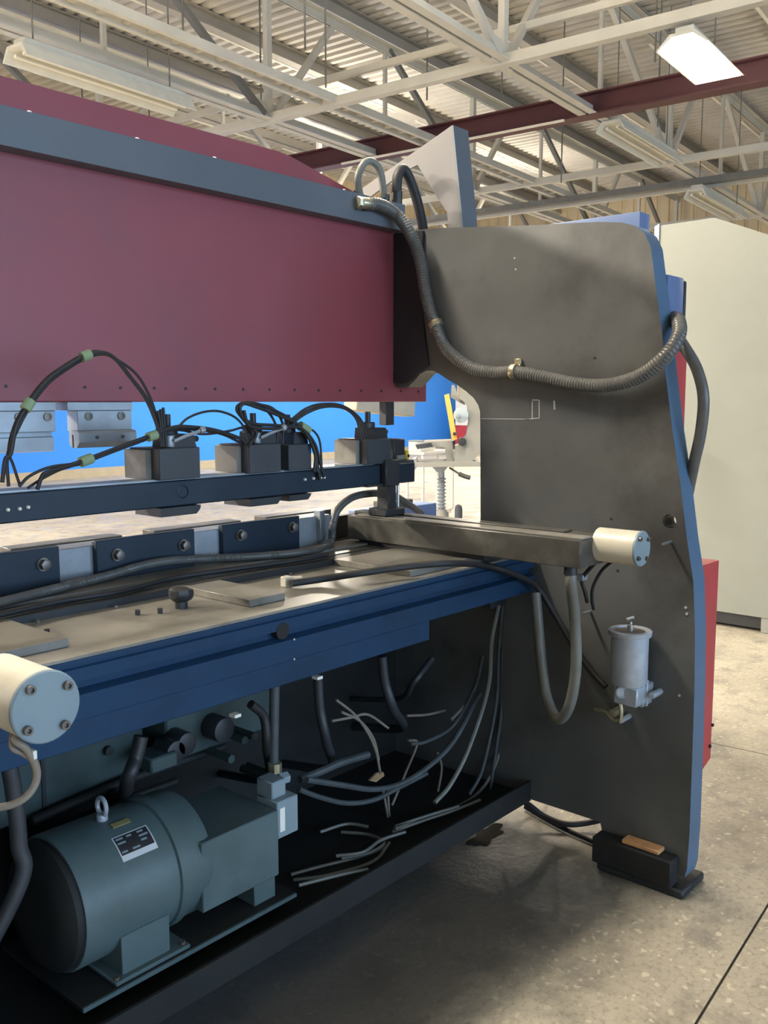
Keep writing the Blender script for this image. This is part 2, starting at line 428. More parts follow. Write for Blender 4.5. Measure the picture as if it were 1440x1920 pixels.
# cross members along v
def cross(name, u, z, w, h, material, v0=-3, v1=VE-0.1):
    return bbox(name, (u-w/2, v0, z-h/2), (u+w/2, v1, z+h/2), material, ceil)
cross('brace_strut', 9.0, BZ+0.02, 0.11, 0.11, TRUSS)
cross('brace_strut', 9.45, BZ+0.5, 0.06, 0.08, TRUSS)
cross('brace_strut', 14.1, BZ+0.02, 0.10, 0.10, TRUSS)
cross('brace_strut', 19.0, BZ+0.02, 0.10, 0.10, TRUSS)
cross('cable_tray', 15.3, BZ-0.06, 0.14, 0.10, DTRUSS)
cross('pale_strut', 15.55, BZ-0.10, 0.10, 0.05, TRUSS)
b = B_()
box(b, (11.14, -3, BZ-0.02), (11.36, VE-0.1, BZ), mtx=RB); box(b, (11.24, -3, BZ), (11.26, VE-0.1, BZ+0.24), mtx=RB); box(b, (11.14, -3, BZ+0.24), (11.36, VE-0.1, BZ+0.26), mtx=RB)
obj('maroon_beam', b, REDBEAM, ceil)
bbox('pale_conduit', (11.09, 5.4, BZ-0.05), (11.12, 9.0, BZ-0.025), LJOIST, ceil)
# lengthwise secondary beam with ladder ties
b = B_()
for s in (7.36, 7.58): box(b, (-4, s-0.03, BZ), (UE-0.1, s+0.03, BZ+0.09), mtx=RB)
obj('ladder_beam', b, TRUSS, ceil)
for k in range(60):
    bbox('ladder_tie', (3.0+k*0.3, 7.39, BZ+0.03), (3.06+k*0.3, 7.55, BZ+0.06), JOIST, ceil)
for (u, v, z0, z1) in ((7.9, 6.9, 5.2, 6.9), (8.6, 7.2, 5.05, 6.9), (9.8, 6.6, 5.1, 6.9), (10.4, 5.9, 5.2, 6.9), (6.9, 7.7, 5.2, 6.9), (9.3, 8.9, 5.1, 6.9), (12.2, 4.6, 5.0, 6.9), (12.7, 6.2, 4.6, 6.9), (10.2, 3.9, 5.1, 6.9), (16.0, 4.0, 4.3, 6.9)):
    b = B_(); cyl(b, W(u, v, z0), W(u, v, z1), 0.011, n=6); obj('hanger_rod', b, DTRUSS, ceil)
for (a, c) in (((5.2, 5.6, 6.4), (8.4, 9.4, 6.4)), ((8.0, 5.5, 6.55), (8.9, 8.2, 6.55))):
    b = B_(); cyl(b, W(*a), W(*c), 0.018, n=8); obj('roof_pipe', b, DTRUSS, ceil)

# end wall of beige ribbed panels, far wall in blue
b = B_(); prof = []; v = -12.0
while v < VE+0.2:
    prof += [(UE, v), (UE, v+0.22), (UE+0.04, v+0.25), (UE+0.04, v+0.29)]; v += 0.32
lo = [b.verts.new(W(p[0], p[1], 0)) for p in prof]; hi = [b.verts.new(W(p[0], p[1], DZ+0.05)) for p in prof]
for i in range(len(prof)-1): b.faces.new((lo[i], lo[i+1], hi[i+1], hi[i]))
struct(obj('wall_right', b, WALLBEIGE, fix=False, ang=15), 'beige ribbed metal end wall')
b = B_(); box(b, (-12, VE, 0), (UE+0.1, VE+0.2, 4.6), mtx=RB)
wf = struct(obj('wall_far', b, WALLBLUE), 'bright blue painted wall behind the press brake')
b = B_(); prof = []; u = -12.0
while u < UE+0.2:
    prof += [(u, VE+0.02), (u+0.22, VE+0.02), (u+0.25, VE+0.06), (u+0.29, VE+0.06)]; u += 0.32
lo = [b.verts.new(W(p[0], p[1], 4.6)) for p in prof]; hi = [b.verts.new(W(p[0], p[1], DZ+0.05)) for p in prof]
for i in range(len(prof)-1): b.faces.new((lo[i], lo[i+1], hi[i+1], hi[i]))
obj('upper_cladding', b, WALLBEIGE, wf, fix=False, ang=15)
b = B_(); box(b, (-12, VE-0.015, 0), (UE, VE, 0.17), mtx=RB)
struct(obj('baseboard_far', b, WALLBASE), 'grey unpainted strip at the foot of the blue wall')

# the sides behind the camera: a closed wall to the left, a wall with a wide open dock door at the back
b = B_(); box(b, (-12.2, -12, 0), (-12, VE, DZ+0.05), mtx=RB); struct(obj('wall_left', b, WALLBEIGE), 'beige metal side wall')
b = B_()
for lo_, hi_ in (((-12, -12.2, 0), (-7, -12, DZ+0.05)), ((9, -12.2, 0), (UE+0.1, -12, DZ+0.05)), ((-7, -12.2, 5.2), (9, -12, DZ+0.05))): box(b, lo_, hi_, mtx=RB)
struct(obj('wall_back', b, WALLBEIGE), 'beige metal rear wall with an open dock door')
# ================================================================== lamps
def fixture(name, label, u0, u1, v, z, lit, w=0.42):
    t = thing(name, label, 'light fixture', W((u0+u1)/2, v, z))
    b = B_()
    prism(b, [(v-w/2, z), (v-w/2+0.02, z), (v-0.10, z+0.10), (v+0.10, z+0.10), (v+w/2-0.02, z), (v+w/2, z), (v+0.12, z+0.13), (v-0.12, z+0.13)], 0, u0, u1)
    bmesh.ops.transform(b, matrix=RB, verts=b.verts)
    obj('reflector', b, FIXT, t)
    b = B_(); box(b, (u0+0.05, v-0.09, z+0.13), (u1-0.05, v+0.09, z+0.20), bev=0.01, mtx=RB); obj('ballast_box', b, FIXT, t)
    if lit:
        b = B_(); box(b, (u0+0.03, v-w/2+0.03, z-0.005), (u1-0.03, v+w/2-0.03, z+0.01), mtx=RB)
        obj('lit_diffuser', b, LAMPON, t)
    else:
        for k in (-0.07, 0.07):
            b = B_(); cyl(b, W(u0+0.05, v+k, z+0.05), W(u1-0.05, v+k, z+0.05), 0.019, n=10); obj('tube', b, WHITE, t)
    for uu in (u0+0.2, u1-0.2):
        b = B_(); cyl(b, W(uu, v, z+0.19), W(uu, v, DZ-0.02), 0.008, n=6); obj('hanger_rod', b, DTRUSS, t)
    return t
fixture('high_bay_lamp', 'glowing white high bay lamp hanging at the upper right', 8.95, 10.1, LROW+0.02, 4.74, True, 0.50)
fixture('strip_light', 'long unlit strip light above the red beam at upper left', 5.2, 7.25, 8.1, 4.6, False, 0.40)
fixture('strip_light', 'shorter unlit strip light just showing over the red beam cover', 6.2, 7.5, 8.75, 4.45, False, 0.40)
fixture('strip_light', 'unlit strip light hanging before the beige ribbed end wall', 14.8, 17.2, 4.95, 4.6, False, 0.36)
fixture('strip_light', 'unlit strip light under the maroon roof beam', 11.5, 13.7, 4.95, 4.85, False, 0.40)

# ================================================================== the press brake
XP, TH = 2.547, 0.080                       # inner face and thickness of the side frame
X0 = -0.50                                  # left end of the machine, out of the picture
pb = thing('press_brake', 'large red and dark blue press brake seen from its rear side', 'press brake', (1.2, 1.9, 0))
def yz(l): return [(p.y, p.z) for p in (PX(x, y, XP) for x, y in l)]
outline = yz([(738, 437), (810, 428), (980, 423), (1120, 416), (1165, 417), (1190, 423), (1209, 438), (1220, 462), (1230, 540), (1241, 620), (1248, 700),
              (1260, 800), (1275, 900), (1288, 1010), (1300, 1090), (1303, 1180), (1302, 1300), (1298, 1420), (1293, 1560), (1288, 1630), (1283, 1646)])
outline += [(1.06, 0.052), (1.30, 0.075), (1.317, 0.132), (2.34, 0.132), (2.34, 0.98), (1.79, 0.98)]
outline += yz([(901, 968), (900.5, 800), (900, 772), (897, 760), (888, 746), (873, 733), (859, 723), (837, 710), (822, 700), (812, 695), (800, 695), (788, 701), (777, 714), (766, 725), (752, 727), (725, 722), (723, 692), (738, 688)])
hc = PX(1255, 978, XP)
hole = [(hc.y+0.021*math.cos(2*math.pi*k/18), hc.z+0.021*math.sin(2*math.pi*k/18)) for k in range(18)]
def frame_mesh():
    b = B_(); prism(b, outline, 0, XP, XP+TH, [hole])
    bmesh.ops.recalc_face_normals(b, faces=b.faces); b.normal_update()
    for f in b.faces:
        c = f.calc_center_median()
        if abs(f.normal.x) < 0.5 and f.normal.y < -0.1 and c.y < 1.35 and (c-Vector((c.x, hc.y, hc.z))).length > 0.05: f.material_index = 1
        if abs(f.normal.x) < 0.5 and f.normal.z > 0.5 and c.z > 1.8: f.material_index = 1
    return b
sf = obj('side_frame', frame_mesh(), None, pb, mats=[PLATE, EDGE], ang=30)
sf['label'] = 'dark oily steel side frame with a blue painted edge'
b = B_(); prism(b, outline, 0, X0-TH, X0); obj('side_frame', b, PLATE, pb, ang=30)
# chalk layout marks, punched marks, pin and small holes on the inner face
def markbox(name, a, c, w, material, par=sf, d=0.0008):
    a = PX(*a, XP); c = PX(*c, XP); dv = c-a; q = dv.to_track_quat('Y', 'X').to_matrix().to_4x4()
    b = B_(); t = Vector((1, 0, 0)); n = dv.normalized().cross(t)*w/2
    vs = [a+n, c+n, c-n, a-n]
    f = [b.verts.new(v-t*d) for v in vs]; g = [b.verts.new(v+t*0.001) for v in vs]
    b.faces.new(f); b.faces.new(g[::-1])
    for i in range(4): b.faces.new((f[i], f[(i+1) % 4], g[(i+1) % 4], g[i]))
    return obj(name, b, material, par)
for a, c, w in (((902, 785), (1000, 786), 0.002), ((998, 752), (998, 786), 0.003), ((998, 750), (1010, 750), 0.003), ((1011, 750), (1011, 784), 0.003), ((985, 786), (1011, 784), 0.003), ((1039, 751), (1040, 768), 0.006)):
    markbox('chalk_mark', a, c, w, CHALK)
for q in ((1300, 1139), (1302, 1151), (1288, 1304)):
    p = PX(q[0]-14, q[1], XP); b = B_(); cyl(b, p-Vector((0.002, 0, 0)), p+Vector((0.002, 0, 0)), 0.004, n=8); obj('paint_fleck', b, CHALK, sf)
for q in ((965, 484), (967, 505)):
    p = PX(*q, XP); b = B_(); cyl(b, p-Vector((0.001, 0, 0)), p+Vector((0.001, 0, 0)), 0.003, n=8); obj('paint_fleck', b, CHALK, sf)
for q in ((1115, 671), (1146, 973), (1158, 1070)):
    p = PX(*q, XP); b = B_(); cyl(b, p-Vector((0.001, 0, 0)), p+Vector((0.002, 0, 0)), 0.004, n=10); obj('tapped_hole', b, BLACK, sf)
p = PX(1258, 1016, XP); b = B_(); cyl(b, p-Vector((0.055, 0, 0)), p+Vector((0.004, 0, 0)), 0.0045, n=8); obj('pin', b, STEEL, sf)
p = PX(1107, 1146, XP); b = B_(); box(b, p-Vector((0.045, 0.004, 0.003)), p+Vector((0.002, 0.004, 0.003))); obj('pin', b, STEEL, sf)
# foot
b = B_(); box(b, (XP-0.060, 1.055, 0.026), (XP, 1.312, 0.110), bev=0.004); obj('foot_block', b, DARK, pb)
b = B_(); box(b, (XP-0.045, 1.10, 0.110), (XP-0.002, 1.22, 0.124), bev=0.003); obj('wood_shim', b, RUST, pb)['label'] = 'splintered orange brown wood shim'
b = B_(); box(b, (XP-0.05, 1.02, 0.0), (XP+TH+0.03, 1.30, 0.027), bev=0.006); obj('foot_pad', b, BLACK, pb)
b = B_(); box(b, (XP-0.10, 2.05, 0.0), (XP+TH+0.03, 2.33, 0.132), bev=0.006); obj('foot_pad', b, BLACK, pb)
b = B_(); box(b, (X0-0.12, 1.03, 0.0), (X0+0.04, 1.33, 0.10), bev=0.006); obj('foot_pad', b, BLACK, pb)
b = B_(); box(b, (X0-0.12, 2.05, 0.0), (X0+0.04, 2.33, 0.132), bev=0.006); obj('foot_pad', b, BLACK, pb)

# upper beam
YR = 2.17
xe = PY(800, 720, YR).x
b = B_(); box(b, (X0-0.2, YR, 1.449), (xe, YR+0.11, 2.06), bev=0.003)
ub = obj('upper_beam', b, RED, pb); ub['label'] = 'dark red upper beam plate with a row of small screws'
for q in (11, 85, 159, 226, 289, 348, 403, 456, 505, 552, 597, 637, 677, 715, 751, 784):
    p = PY(q, 724+q*0.0129, YR)
    link('beam_screw', DISCSCREW, ub, Matrix.Translation(p+Vector((0, -0.0002, 0))) @ facing((0, -1, 0)))
YB = 2.115
b = B_()
zt = 2.125
prism(b, [(YB, 2.036), (YB, zt), (2.31, zt), (2.31, zt-0.02), (YR-0.002, zt-0.02), (YR-0.002, 2.036)], 0, X0-0.2, XP-0.012)
bd = obj('top_band', b, NAVY, pb); bd['label'] = 'slate blue band along the top of the beam'
for q in ((60, 214), (262, 260), (407, 297), (650, 356)):
    p = PY(*q, YB); b = B_(); lathe(b, (p.x, YB+0.012, zt-0.002), (0, 0, 1), [(0.007, 0), (0.007, 0.003), (0.004, 0.007), (0.001, 0.008)], 10); obj('band_screw', b, STEEL, bd)
b = B_()
c1 = PY(520, 283, 2.3); c2 = PY(700, 380, 2.3)
prism(b, [(X0-0.2, zt-0.02), (X0-0.2, c1.z), (c1.x, c1.z), (c1.x+0.06, c1.z-0.006), (c2.x, c2.z), (c2.x, zt-0.02)], 1, 2.30, 2.345)
obj('upper_cover', b, RED, pb)
b = B_(); box(b, (X0-0.2, 2.30, 1.5), (XP+0.1, 2.345, zt-0.018)); obj('front_plate', b, RED, pb)
# thin black sheet painting shade and oil stain on the frame by the beam
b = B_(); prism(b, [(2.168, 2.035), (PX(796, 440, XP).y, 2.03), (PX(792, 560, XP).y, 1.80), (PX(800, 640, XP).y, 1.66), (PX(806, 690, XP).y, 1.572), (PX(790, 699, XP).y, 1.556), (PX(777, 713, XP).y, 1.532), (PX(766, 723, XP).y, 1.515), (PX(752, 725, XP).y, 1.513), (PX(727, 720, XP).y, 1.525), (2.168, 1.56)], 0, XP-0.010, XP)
obj('shade_oil_sheet', b, BLACK, pb)
p = PY(728, 777, 2.20)
b = B_(); box(b, (p.x-0.022, 2.19, PY(728, 797, 2.2).z), (p.x+0.022, 2.225, 1.452), bev=0.002); obj('stop_bar', b, BLACK, pb)

# lower beam (the plate that carries the dies) and its front
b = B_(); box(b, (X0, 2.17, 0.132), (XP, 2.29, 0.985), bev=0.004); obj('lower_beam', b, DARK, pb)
# die rail with clamps
YD = 2.10
b = B_(); box(b, (X0, 2.118, 0.97), (2.16, 2.19, 1.082), bev=0.002); dr = obj('die_rail', b, TOOL, pb)
for (a, c) in ((0, 110), (180, 365), (418, 562)):
    xa = X0 if a == 0 else PY(a, 1010, YD).x
    xc = PY(c, 1000, YD).x
    b = B_(); box(b, (xa, YD, 0.99), (xc, 2.122, 1.094), bev=0.002); cl = obj('die_clamp', b, BARM, pb)
for q in ((80, 1058), (219, 1040), (343, 1022), (450, 1003), (547, 988)):
    p = PY(*q, YD); link('clamp_bolt', BIGBOLT, pb, Matrix.Translation(p) @ facing((0, -1, 0)) @ Matrix.Rotation(0.3, 4, 'Z'))
for (a, c) in ((10, 220), (280, 443), (490, 612), (713, 765)):
    pa = PZ(a, 1030-a*0.11, 1.098); pc = PZ(c, 1030-c*0.11, 1.098)
    b = B_(); box(b, (PY(a, 1000, 2.24).x, 2.215, 1.05), (PY(c, 1000, 2.24).x, 2.275, 1.083), bev=0.002); obj('die_block', b, ARM, pb)
b = B_(); p = PY(602, 990, YD); box(b, (p.x-0.004, YD, 1.0), (p.x+0.02, 2.13, 1.10), bev=0.002); obj('die_end_stop', b, TOOL, pb)
b = B_(); box(b, (X0, 2.19, 0.98), (2.45, 2.215, 1.06)); obj('rail_backing', b, BLACK, pb)

# bed table
ZL, ZT_ = 0.968, 0.986
b = B_(); box(b, (X0, 1.571, 0.961), (XP-0.004, 1.905, ZL), bev=0.001); bt = obj('table_plate', b, TABLE, pb)
cr = [(PZ(355, 1101, ZT_).x, PZ(418, 1088, ZT_).x), (PZ(632, 1049, ZT_).x, XP-0.02), (-0.2, PZ(40, 1160, ZT_).x-0.02)]
for a, c in cr:
    b = B_(); box(b, (a, 1.60 if a > 1.8 else 1.645, ZL), (c, 1.895, ZT_), bev=0.0015); obj('cross_plate', b, TABLE, pb)
b = B_(); box(b, (X0, 1.895, 0.945), (XP-0.02, 1.935, ZT_), bev=0.0015); obj('table_strip', b, BLACK, pb)
b = B_(); box(b, (X0, 1.95, 0.945), (XP-0.02, 2.00, ZT_), bev=0.0015); obj('table_strip', b, ARM, pb)
b = B_(); box(b, (X0, 2.012, 0.945), (XP-0.02, 2.118, ZT_+0.004), bev=0.0015); obj('table_strip', b, TABLE, pb)
b = B_(); box(b, (X0, 1.60, 0.93), (XP-0.02, 2.17, 0.946)); obj('table_bed', b, BLACK, pb)
YC = 1.57
b = B_()
prism(b, [(YC, 0.961), (YC, 0.953), (YC+0.006, 0.951), (YC+0.006, 0.946), (YC, 0.943), (YC, 0.919), (YC+0.022, 0.912), (YC+0.022, 0.898), (YC, 0.891), (YC, 0.842), (1.63, 0.842), (1.63, 0.961)], 0, X0, XP-0.006)
ch = obj('rear_channel', b, BLUE, pb); ch['label'] = 'blue painted grooved channel along the rear of the bed'
b = B_(); box(b, (X0, YC+0.001, 0.786), (PY(806, 1195, YC).x, 1.62, 0.8425), bev=0.002); obj('lower_channel', b, BLUE, pb)
p = PY(530, 1183, YC); b = B_(); cyl(b, (p.x, YC-0.0008, p.z), (p.x, YC+0.02, p.z), 0.020, n=24); obj('dark_hole_disc', b, DARK, pb)  # flush dark disc painting the dark inside of an open hole
for q in ((551, 1199), (551, 1236)):
    p = PY(*q, YC); b = B_(); lathe(b, (p.x, YC, p.z), (0, -1, 0), [(0.0035, 0), (0.0035, 0.002), (0.002, 0.0035), (0.0005, 0.004)], 10); obj('screw', b, STEEL, pb)
for q in ((595, 1271), (441, 1342)):
    p = PY(*q, YC+0.02); b = B_(); box(b, p-Vector((0.009, 0.01, 0.002)), p+Vector((0.009, 0.01, 0.005))); obj('label_tab', b, WHITE, pb)
# knob, studs
p = PZ(340, 1140, ZL)
b = B_(); lathe(b, (p.x, p.y, ZL), (0, 0, 1), [(0.015, 0), (0.015, 0.016), (0.022, 0.019), (0.028, 0.025), (0.030, 0.036), (0.028, 0.045), (0.020, 0.051), (0.003, 0.052)], 8)
obj('table_knob', b, BLACK, pb)
for q in ((30, 1170), (88, 1190), (258, 1153), (300, 1150), (6, 1222)):
    p = PZ(*q, ZL); b = B_(); cyl(b, (p.x, p.y, ZL), (p.x, p.y, ZL+0.012), 0.006, n=8); obj('stud', b, BLACK, pb)
for q in ((215, 1139), (70, 1167), (537, 1076), (667, 1047), (730, 1052), (735, 1055)):
    p = PZ(*q, ZL); b = B_(); cyl(b, (p.x, min(p.y, 1.88), ZL), (p.x, min(p.y, 1.88), ZL+0.005), 0.005, n=8); obj('stud', b, TABLE, pb)

# base rail, oil pan, legs
b = B_(); prism(b, [(1.572, 0.128), (1.572, 0.196), (1.580, 0.196), (1.580, 0.136), (1.66, 0.136), (1.66, 0.128)], 0, X0, XP); obj('base_rail', b, DARK, pb)
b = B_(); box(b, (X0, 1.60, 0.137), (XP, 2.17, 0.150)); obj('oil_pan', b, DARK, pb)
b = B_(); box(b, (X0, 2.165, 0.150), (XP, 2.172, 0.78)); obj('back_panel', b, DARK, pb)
# hydraulic tank, pipes and valve gear behind the channel
b = B_()
ta = PY(80, 1430, 2.0).x
box(b, (X0+0.05, 2.0, 0.47), (1.34, 2.15, 0.93), bev=0.004); tk = obj('oil_tank', b, TANK, pb)
b = B_(); box(b, (ta-0.006, 1.996, 0.47), (ta+0.004, 2.001, 0.90)); obj('tank_seam', b, BLACK, tk)
b = B_(); p = PY(200, 1406, 2.0); cyl(b, (p.x, 1.985, p.z), (p.x, 2.0, p.z), 0.012, n=12); obj('tank_plug', b, BLACK, tk)
b = B_(); box(b, (1.36, 1.93, 0.52), (1.72, 2.14, 0.93), bev=0.006); vm = obj('valve_manifold', b, TANK, pb)
for q, r in (((325, 1385), 0.03), ((305, 1400), 0.03), ((395, 1360), 0.034)):
    p = PY(*q, 1.93); b = B_(); cyl(b, (p.x, 1.87, p.z), (p.x, 1.935, p.z), r, n=18, bev=0.004); obj('valve_body', b, BLACK, vm)
p = PY(285, 1425, 1.9); b = B_(); box(b, (p.x-0.03, 1.86, p.z-0.02), (p.x+0.05, 1.94, p.z+0.02), bev=0.005); obj('valve_block', b, TANK, vm)
for q in ((450, 1385), (468, 1378), (425, 1420), (500, 1450), (490, 1455)):
    p = PY(*q, 1.86); b = B_(); cyl(b, (p.x, 1.84, p.z), (p.x, 1.94, p.z), 0.012, n=6); obj('pipe_fitting', b, TANK, vm)
for pts, r, mt in (([(515, 1285), (514, 1340), (513, 1420), (514, 1470)], 0.014, GREYCAB), ([(596, 1272), (600, 1330), (612, 1390), (618, 1440)], 0.014, BLOCK),
               ([(716, 1230), (722, 1280), (738, 1330), (752, 1365)], 0.015, BLOCK), ([(810, 1235), (775, 1280), (748, 1310)], 0.010, BLOCK),
               ([(265, 1380), (255, 1420), (240, 1460), (225, 1490)], 0.017, BLACK), ([(470, 1320), (495, 1345), (500, 1400), (498, 1460)], 0.012, RUBBER),
               ([(10, 1400), (25, 1480), (35, 1580), (28, 1680)], 0.016, BLOCK), ([(60, 1540), (150, 1500), (260, 1455), (420, 1400)], 0.012, DARK), ([(90, 1560), (220, 1505), (330, 1465)], 0.010, DARK)):
    q = [PY(x, y, 1.97 if mt is DARK else (1.645 if pts[0][0] == 10 else 1.78)) for x, y in pts]
    if pts[0][0] in (596, 716, 810, 265, 470): q[-1] = PY(pts[-1][0], pts[-1][1], 1.92); q.append(Vector((q[-1].x+0.03, 2.16, q[-1].z-0.06)))
    if pts[0][0] == 10: q.append(Vector((0.60, 1.70, 0.18)))
    b = B_(); tube(b, q, r, 10, 8); obj('hydraulic_pipe', b, mt, pb)
p = PY(515, 1438, 1.77); b = B_(); cyl(b, p+Vector((0, 0, -0.02)), p+Vector((0, 0, 0.012)), 0.019, n=8); obj('pipe_union', b, BRASS, pb)
# outer side boxes
def ybox(name, xa, xb, y0, y1, z0, z1, material, lab, bev=0.004):
    b = B_(); box(b, (xa, y0, z0), (xb, y1, z1), bev=bev, seg=2); o = obj(name, b, material, pb); o['label'] = lab; return o
XO = XP+TH
q1 = PY(1345, 1050, 1.06); q2 = PY(1345, 1420, 1.06)
b = B_(); prism(b, [(XO, q1.z), (q1.x, q1.z), (q1.x, q2.z+0.02), (XO, q2.z-0.02)], 1, 1.055, 1.6); o = obj('electrical_box', b, REDBOX, pb); o['label'] = 'bright red box on the outside of the side frame'
for q in ((1335, 1359), (1330, 1399)):
    p = PY(*q, 1.055); b = B_(); cyl(b, (p.x, 1.05, p.z), (p.x, 1.06, p.z), 0.006, n=8); obj('box_screw', b, BLACK, o)
qa = PY(1284, 521, 1.19); ybox('control_housing', XO, qa.x, 1.19, 1.6, 1.48, qa.z, CABBLUE, 'mid blue control housing behind the side frame', 0.006)
b = B_(); box(b, (qa.x-0.002, 1.188, 1.48), (qa.x+0.016, 1.6, qa.z-0.008), bev=0.006, seg=2); obj('housing_door', b, BLACK, pb)
qa = PY(1292, 660, 1.17); ybox('side_cover', XO, qa.x, 1.175, 1.6, 1.12, 1.62, REDBOX, 'faded red side cover behind the hose')
qa = PY(1201, 396, 1.36); qb = PY(1219, 430, 1.36); ybox('top_housing', 2.655, PY(1219, 405, PX(1200, 396, 2.655).y).x, PX(1200, 396, 2.655).y, 1.95, 1.90, PX(1200, 396, 2.655).z, CABBLUE, 'mid blue housing above the side frame', 0.002)

# pendant arm bracket standing on the frame, with the control pendant it carries in front
XG = 2.66
g = lambda l: [(p.y, p.z) for p in (PX(x, y, XG) for x, y in l)]
b = B_()
gg = [(846, 236), (866, 440), (842, 440), (838, 398), (813, 360), (783, 309), (763, 319), (725, 346), (690, 372), (660, 388), (652, 372), (679, 353)]
prism(b, g(gg), 0, XG, XG+0.008)
br = obj('pendant_bracket', b, mat('bracket_grey', (0.135, 0.128, 0.128), 0.5, var=0.06), pb); br['label'] = 'light grey triangular bracket plate with a dark flange'
pa = PX(846, 236, XG); pc = PX(866, 440, XG)
b = B_()
dv = pc-pa
vs = []
for dx in (-0.002, 0.085):
    for q in (pa, pc):
        for dy in (-0.010, 0.0): vs.append(b.verts.new(q+Vector((dx, dy, 0))))
for f in ((0, 1, 3, 2), (4, 6, 7, 5), (0, 4, 5, 1), (2, 3, 7, 6), (0, 2, 6, 4), (1, 5, 7, 3)): b.faces.new([vs[i] for i in f])
obj('bracket_flange', b, NAVY, pb)
b = B_(); pd = PX(640, 370, XG)
tube(b, [Vector((XG+0.03, pd.y-0.05, pd.z)), Vector((XG+0.03, 2.9, pd.z+0.02)), Vector((XG+0.25, 3.25, pd.z)), Vector((XG+0.35, 3.3, 1.95)), Vector((XG+0.35, 3.3, 1.60))], 0.025, 10, 6); obj('pendant_arm', b, BLACK, pb)
pp = PY(715, 766, 3.3)
b = B_()
box(b, (-0.20, -0.06, -0.155), (0.20, 0.06, 0.17), bev=0.006)
bmesh.ops.transform(b, matrix=Matrix.Translation((pp.x, 3.3, PY(715, 776, 3.3).z+0.155)) @ Matrix.Rotation(math.radians(5), 4, 'Y') @ Matrix.Rotation(math.radians(-10), 4, 'Z'), verts=b.verts)
o = obj('control_pendant', b, mat('pendant_beige', (0.36, 0.33, 0.26), 0.5), pb); o['label'] = 'beige control pendant showing under the red beam'
b = B_(); p = PY(788, 950, 2.42); box(b, (XP+0.06, 2.36, 0.0), (p.x+0.035, 2.46, PY(788, 942, 2.42).z), bev=0.003); obj('front_guard', b, CABBLUE, pb)

# ------------------------------------------------------------------ punch holders hanging from the beam
def holder(x0, x1, label, hook):
    t = thing('punch_holder', label, 'punch holder', ((x0+x1)/2, 2.21, 1.449), None)
    b = B_(); box(b, (x0-(0.03 if hook else 0), 2.176, 1.427), (x1, 2.25, 1.449), bev=0.001); obj('mount_strip', b, TOOL, t)
    b = B_(); box(b, (x0, 2.180, 1.374), (x1-0.001, 2.232, 1.427), bev=0.0015); obj('clamp_plate', b, TOOL, t)
    n = 2 if hook else 4
    for k in range(n):
        xx = x0+0.032+k*(x1-x0-0.066)/(n-1) if hook else x1-0.022-k*0.076
        link('clamp_screw', SOCKET, t, Matrix.Translation((xx, 2.180, 1.412)) @ facing((0, -1, 0)))
    b = B_()
    if hook:
        prism(b, [(2.172, 1.374), (2.166, 1.368), (2.166, 1.345), (2.180, 1.330), (2.192, 1.330), (2.192, 1.362), (2.20, 1.366), (2.20, 1.330), (2.214, 1.338), (2.214, 1.374)], 0, x0-0.006, x1+0.003)
    else:
        prism(b, [(2.200, 1.374), (2.200, 1.362), (2.190, 1.360), (2.190, 1.326), (2.196, 1.324), (2.222, 1.326), (2.228, 1.374)], 0, x0, x1-0.002)
    o = obj('punch', b, TOOL, t)
    if hook:
        for k in (0.28, 0.75): link('punch_screw', CAPSCREW, t, Matrix.Translation((x0+k*(x1-x0), 2.166, 1.357)) @ facing((0, -1, 0)) @ Matrix.Scale(0.7, 4))
    return t
holder(0.75, PY(105, 800, 2.18).x, 'steel punch holder at the left edge of the picture with four screws', False)
holder(PY(146, 800, 2.18).x, PY(248, 800, 2.18).x, 'short steel punch holder with a slotted beige end', True)

# ------------------------------------------------------------------ back gauge
bgx = thing('back_gauge', 'dark blue back gauge bar on two arms with stop blocks', 'back gauge', (1.4, 1.95, 0.99))
YG = 1.955; ZG0, ZG1 = 1.183, 1.249
xr = PY(748, 880, YG).x
b = B_(); box(b, (0.30, YG, ZG0), (2.40, YG+0.075, ZG1), bev=0.003); obj('cross_bar', b, BARM, bgx)
b = B_(); box(b, (0.30, YG+0.006, ZG1), (2.2, YG+0.069, ZG1+0.006), bev=0.001); obj('bar_rail', b, TOOL, bgx)
# right end bracket, post
pq = PY(735, 890, 1.935)
b = B_(); box(b, (pq.x-0.035, 1.93, ZG0-0.004), (pq.x+0.035, YG, ZG1+0.016), bev=0.004); obj('end_bracket', b, BLACK, bgx)
b = B_(); box(b, (2.335, YG+0.01, ZG0+0.004), (2.41, YG+0.09, ZG1+0.008), bev=0.004); obj('end_block', b, BLOCK, bgx)
b = B_(); box(b, (2.335, YG+0.02, ZG1+0.008), (2.375, YG+0.06, ZG1+0.024), bev=0.003); obj('end_lug', b, TABLE, bgx)
px_ = pq.x
b = B_(); box(b, (px_-0.018, 1.935, 1.082), (px_+0.022, 1.985, ZG0), bev=0.003); obj('lift_post', b, BLACK, bgx)
b = B_(); box(b, (px_-0.045, 1.92, 1.083), (px_+0.05, 2.0, 1.108), bev=0.004); obj('post_foot', b, BLACK, bgx)
b = B_(); cyl(b, (px_+0.035, 1.94, 1.105), (px_+0.035, 1.94, ZG0), 0.005, n=8); obj('jack_screw', b, STEEL, bgx)
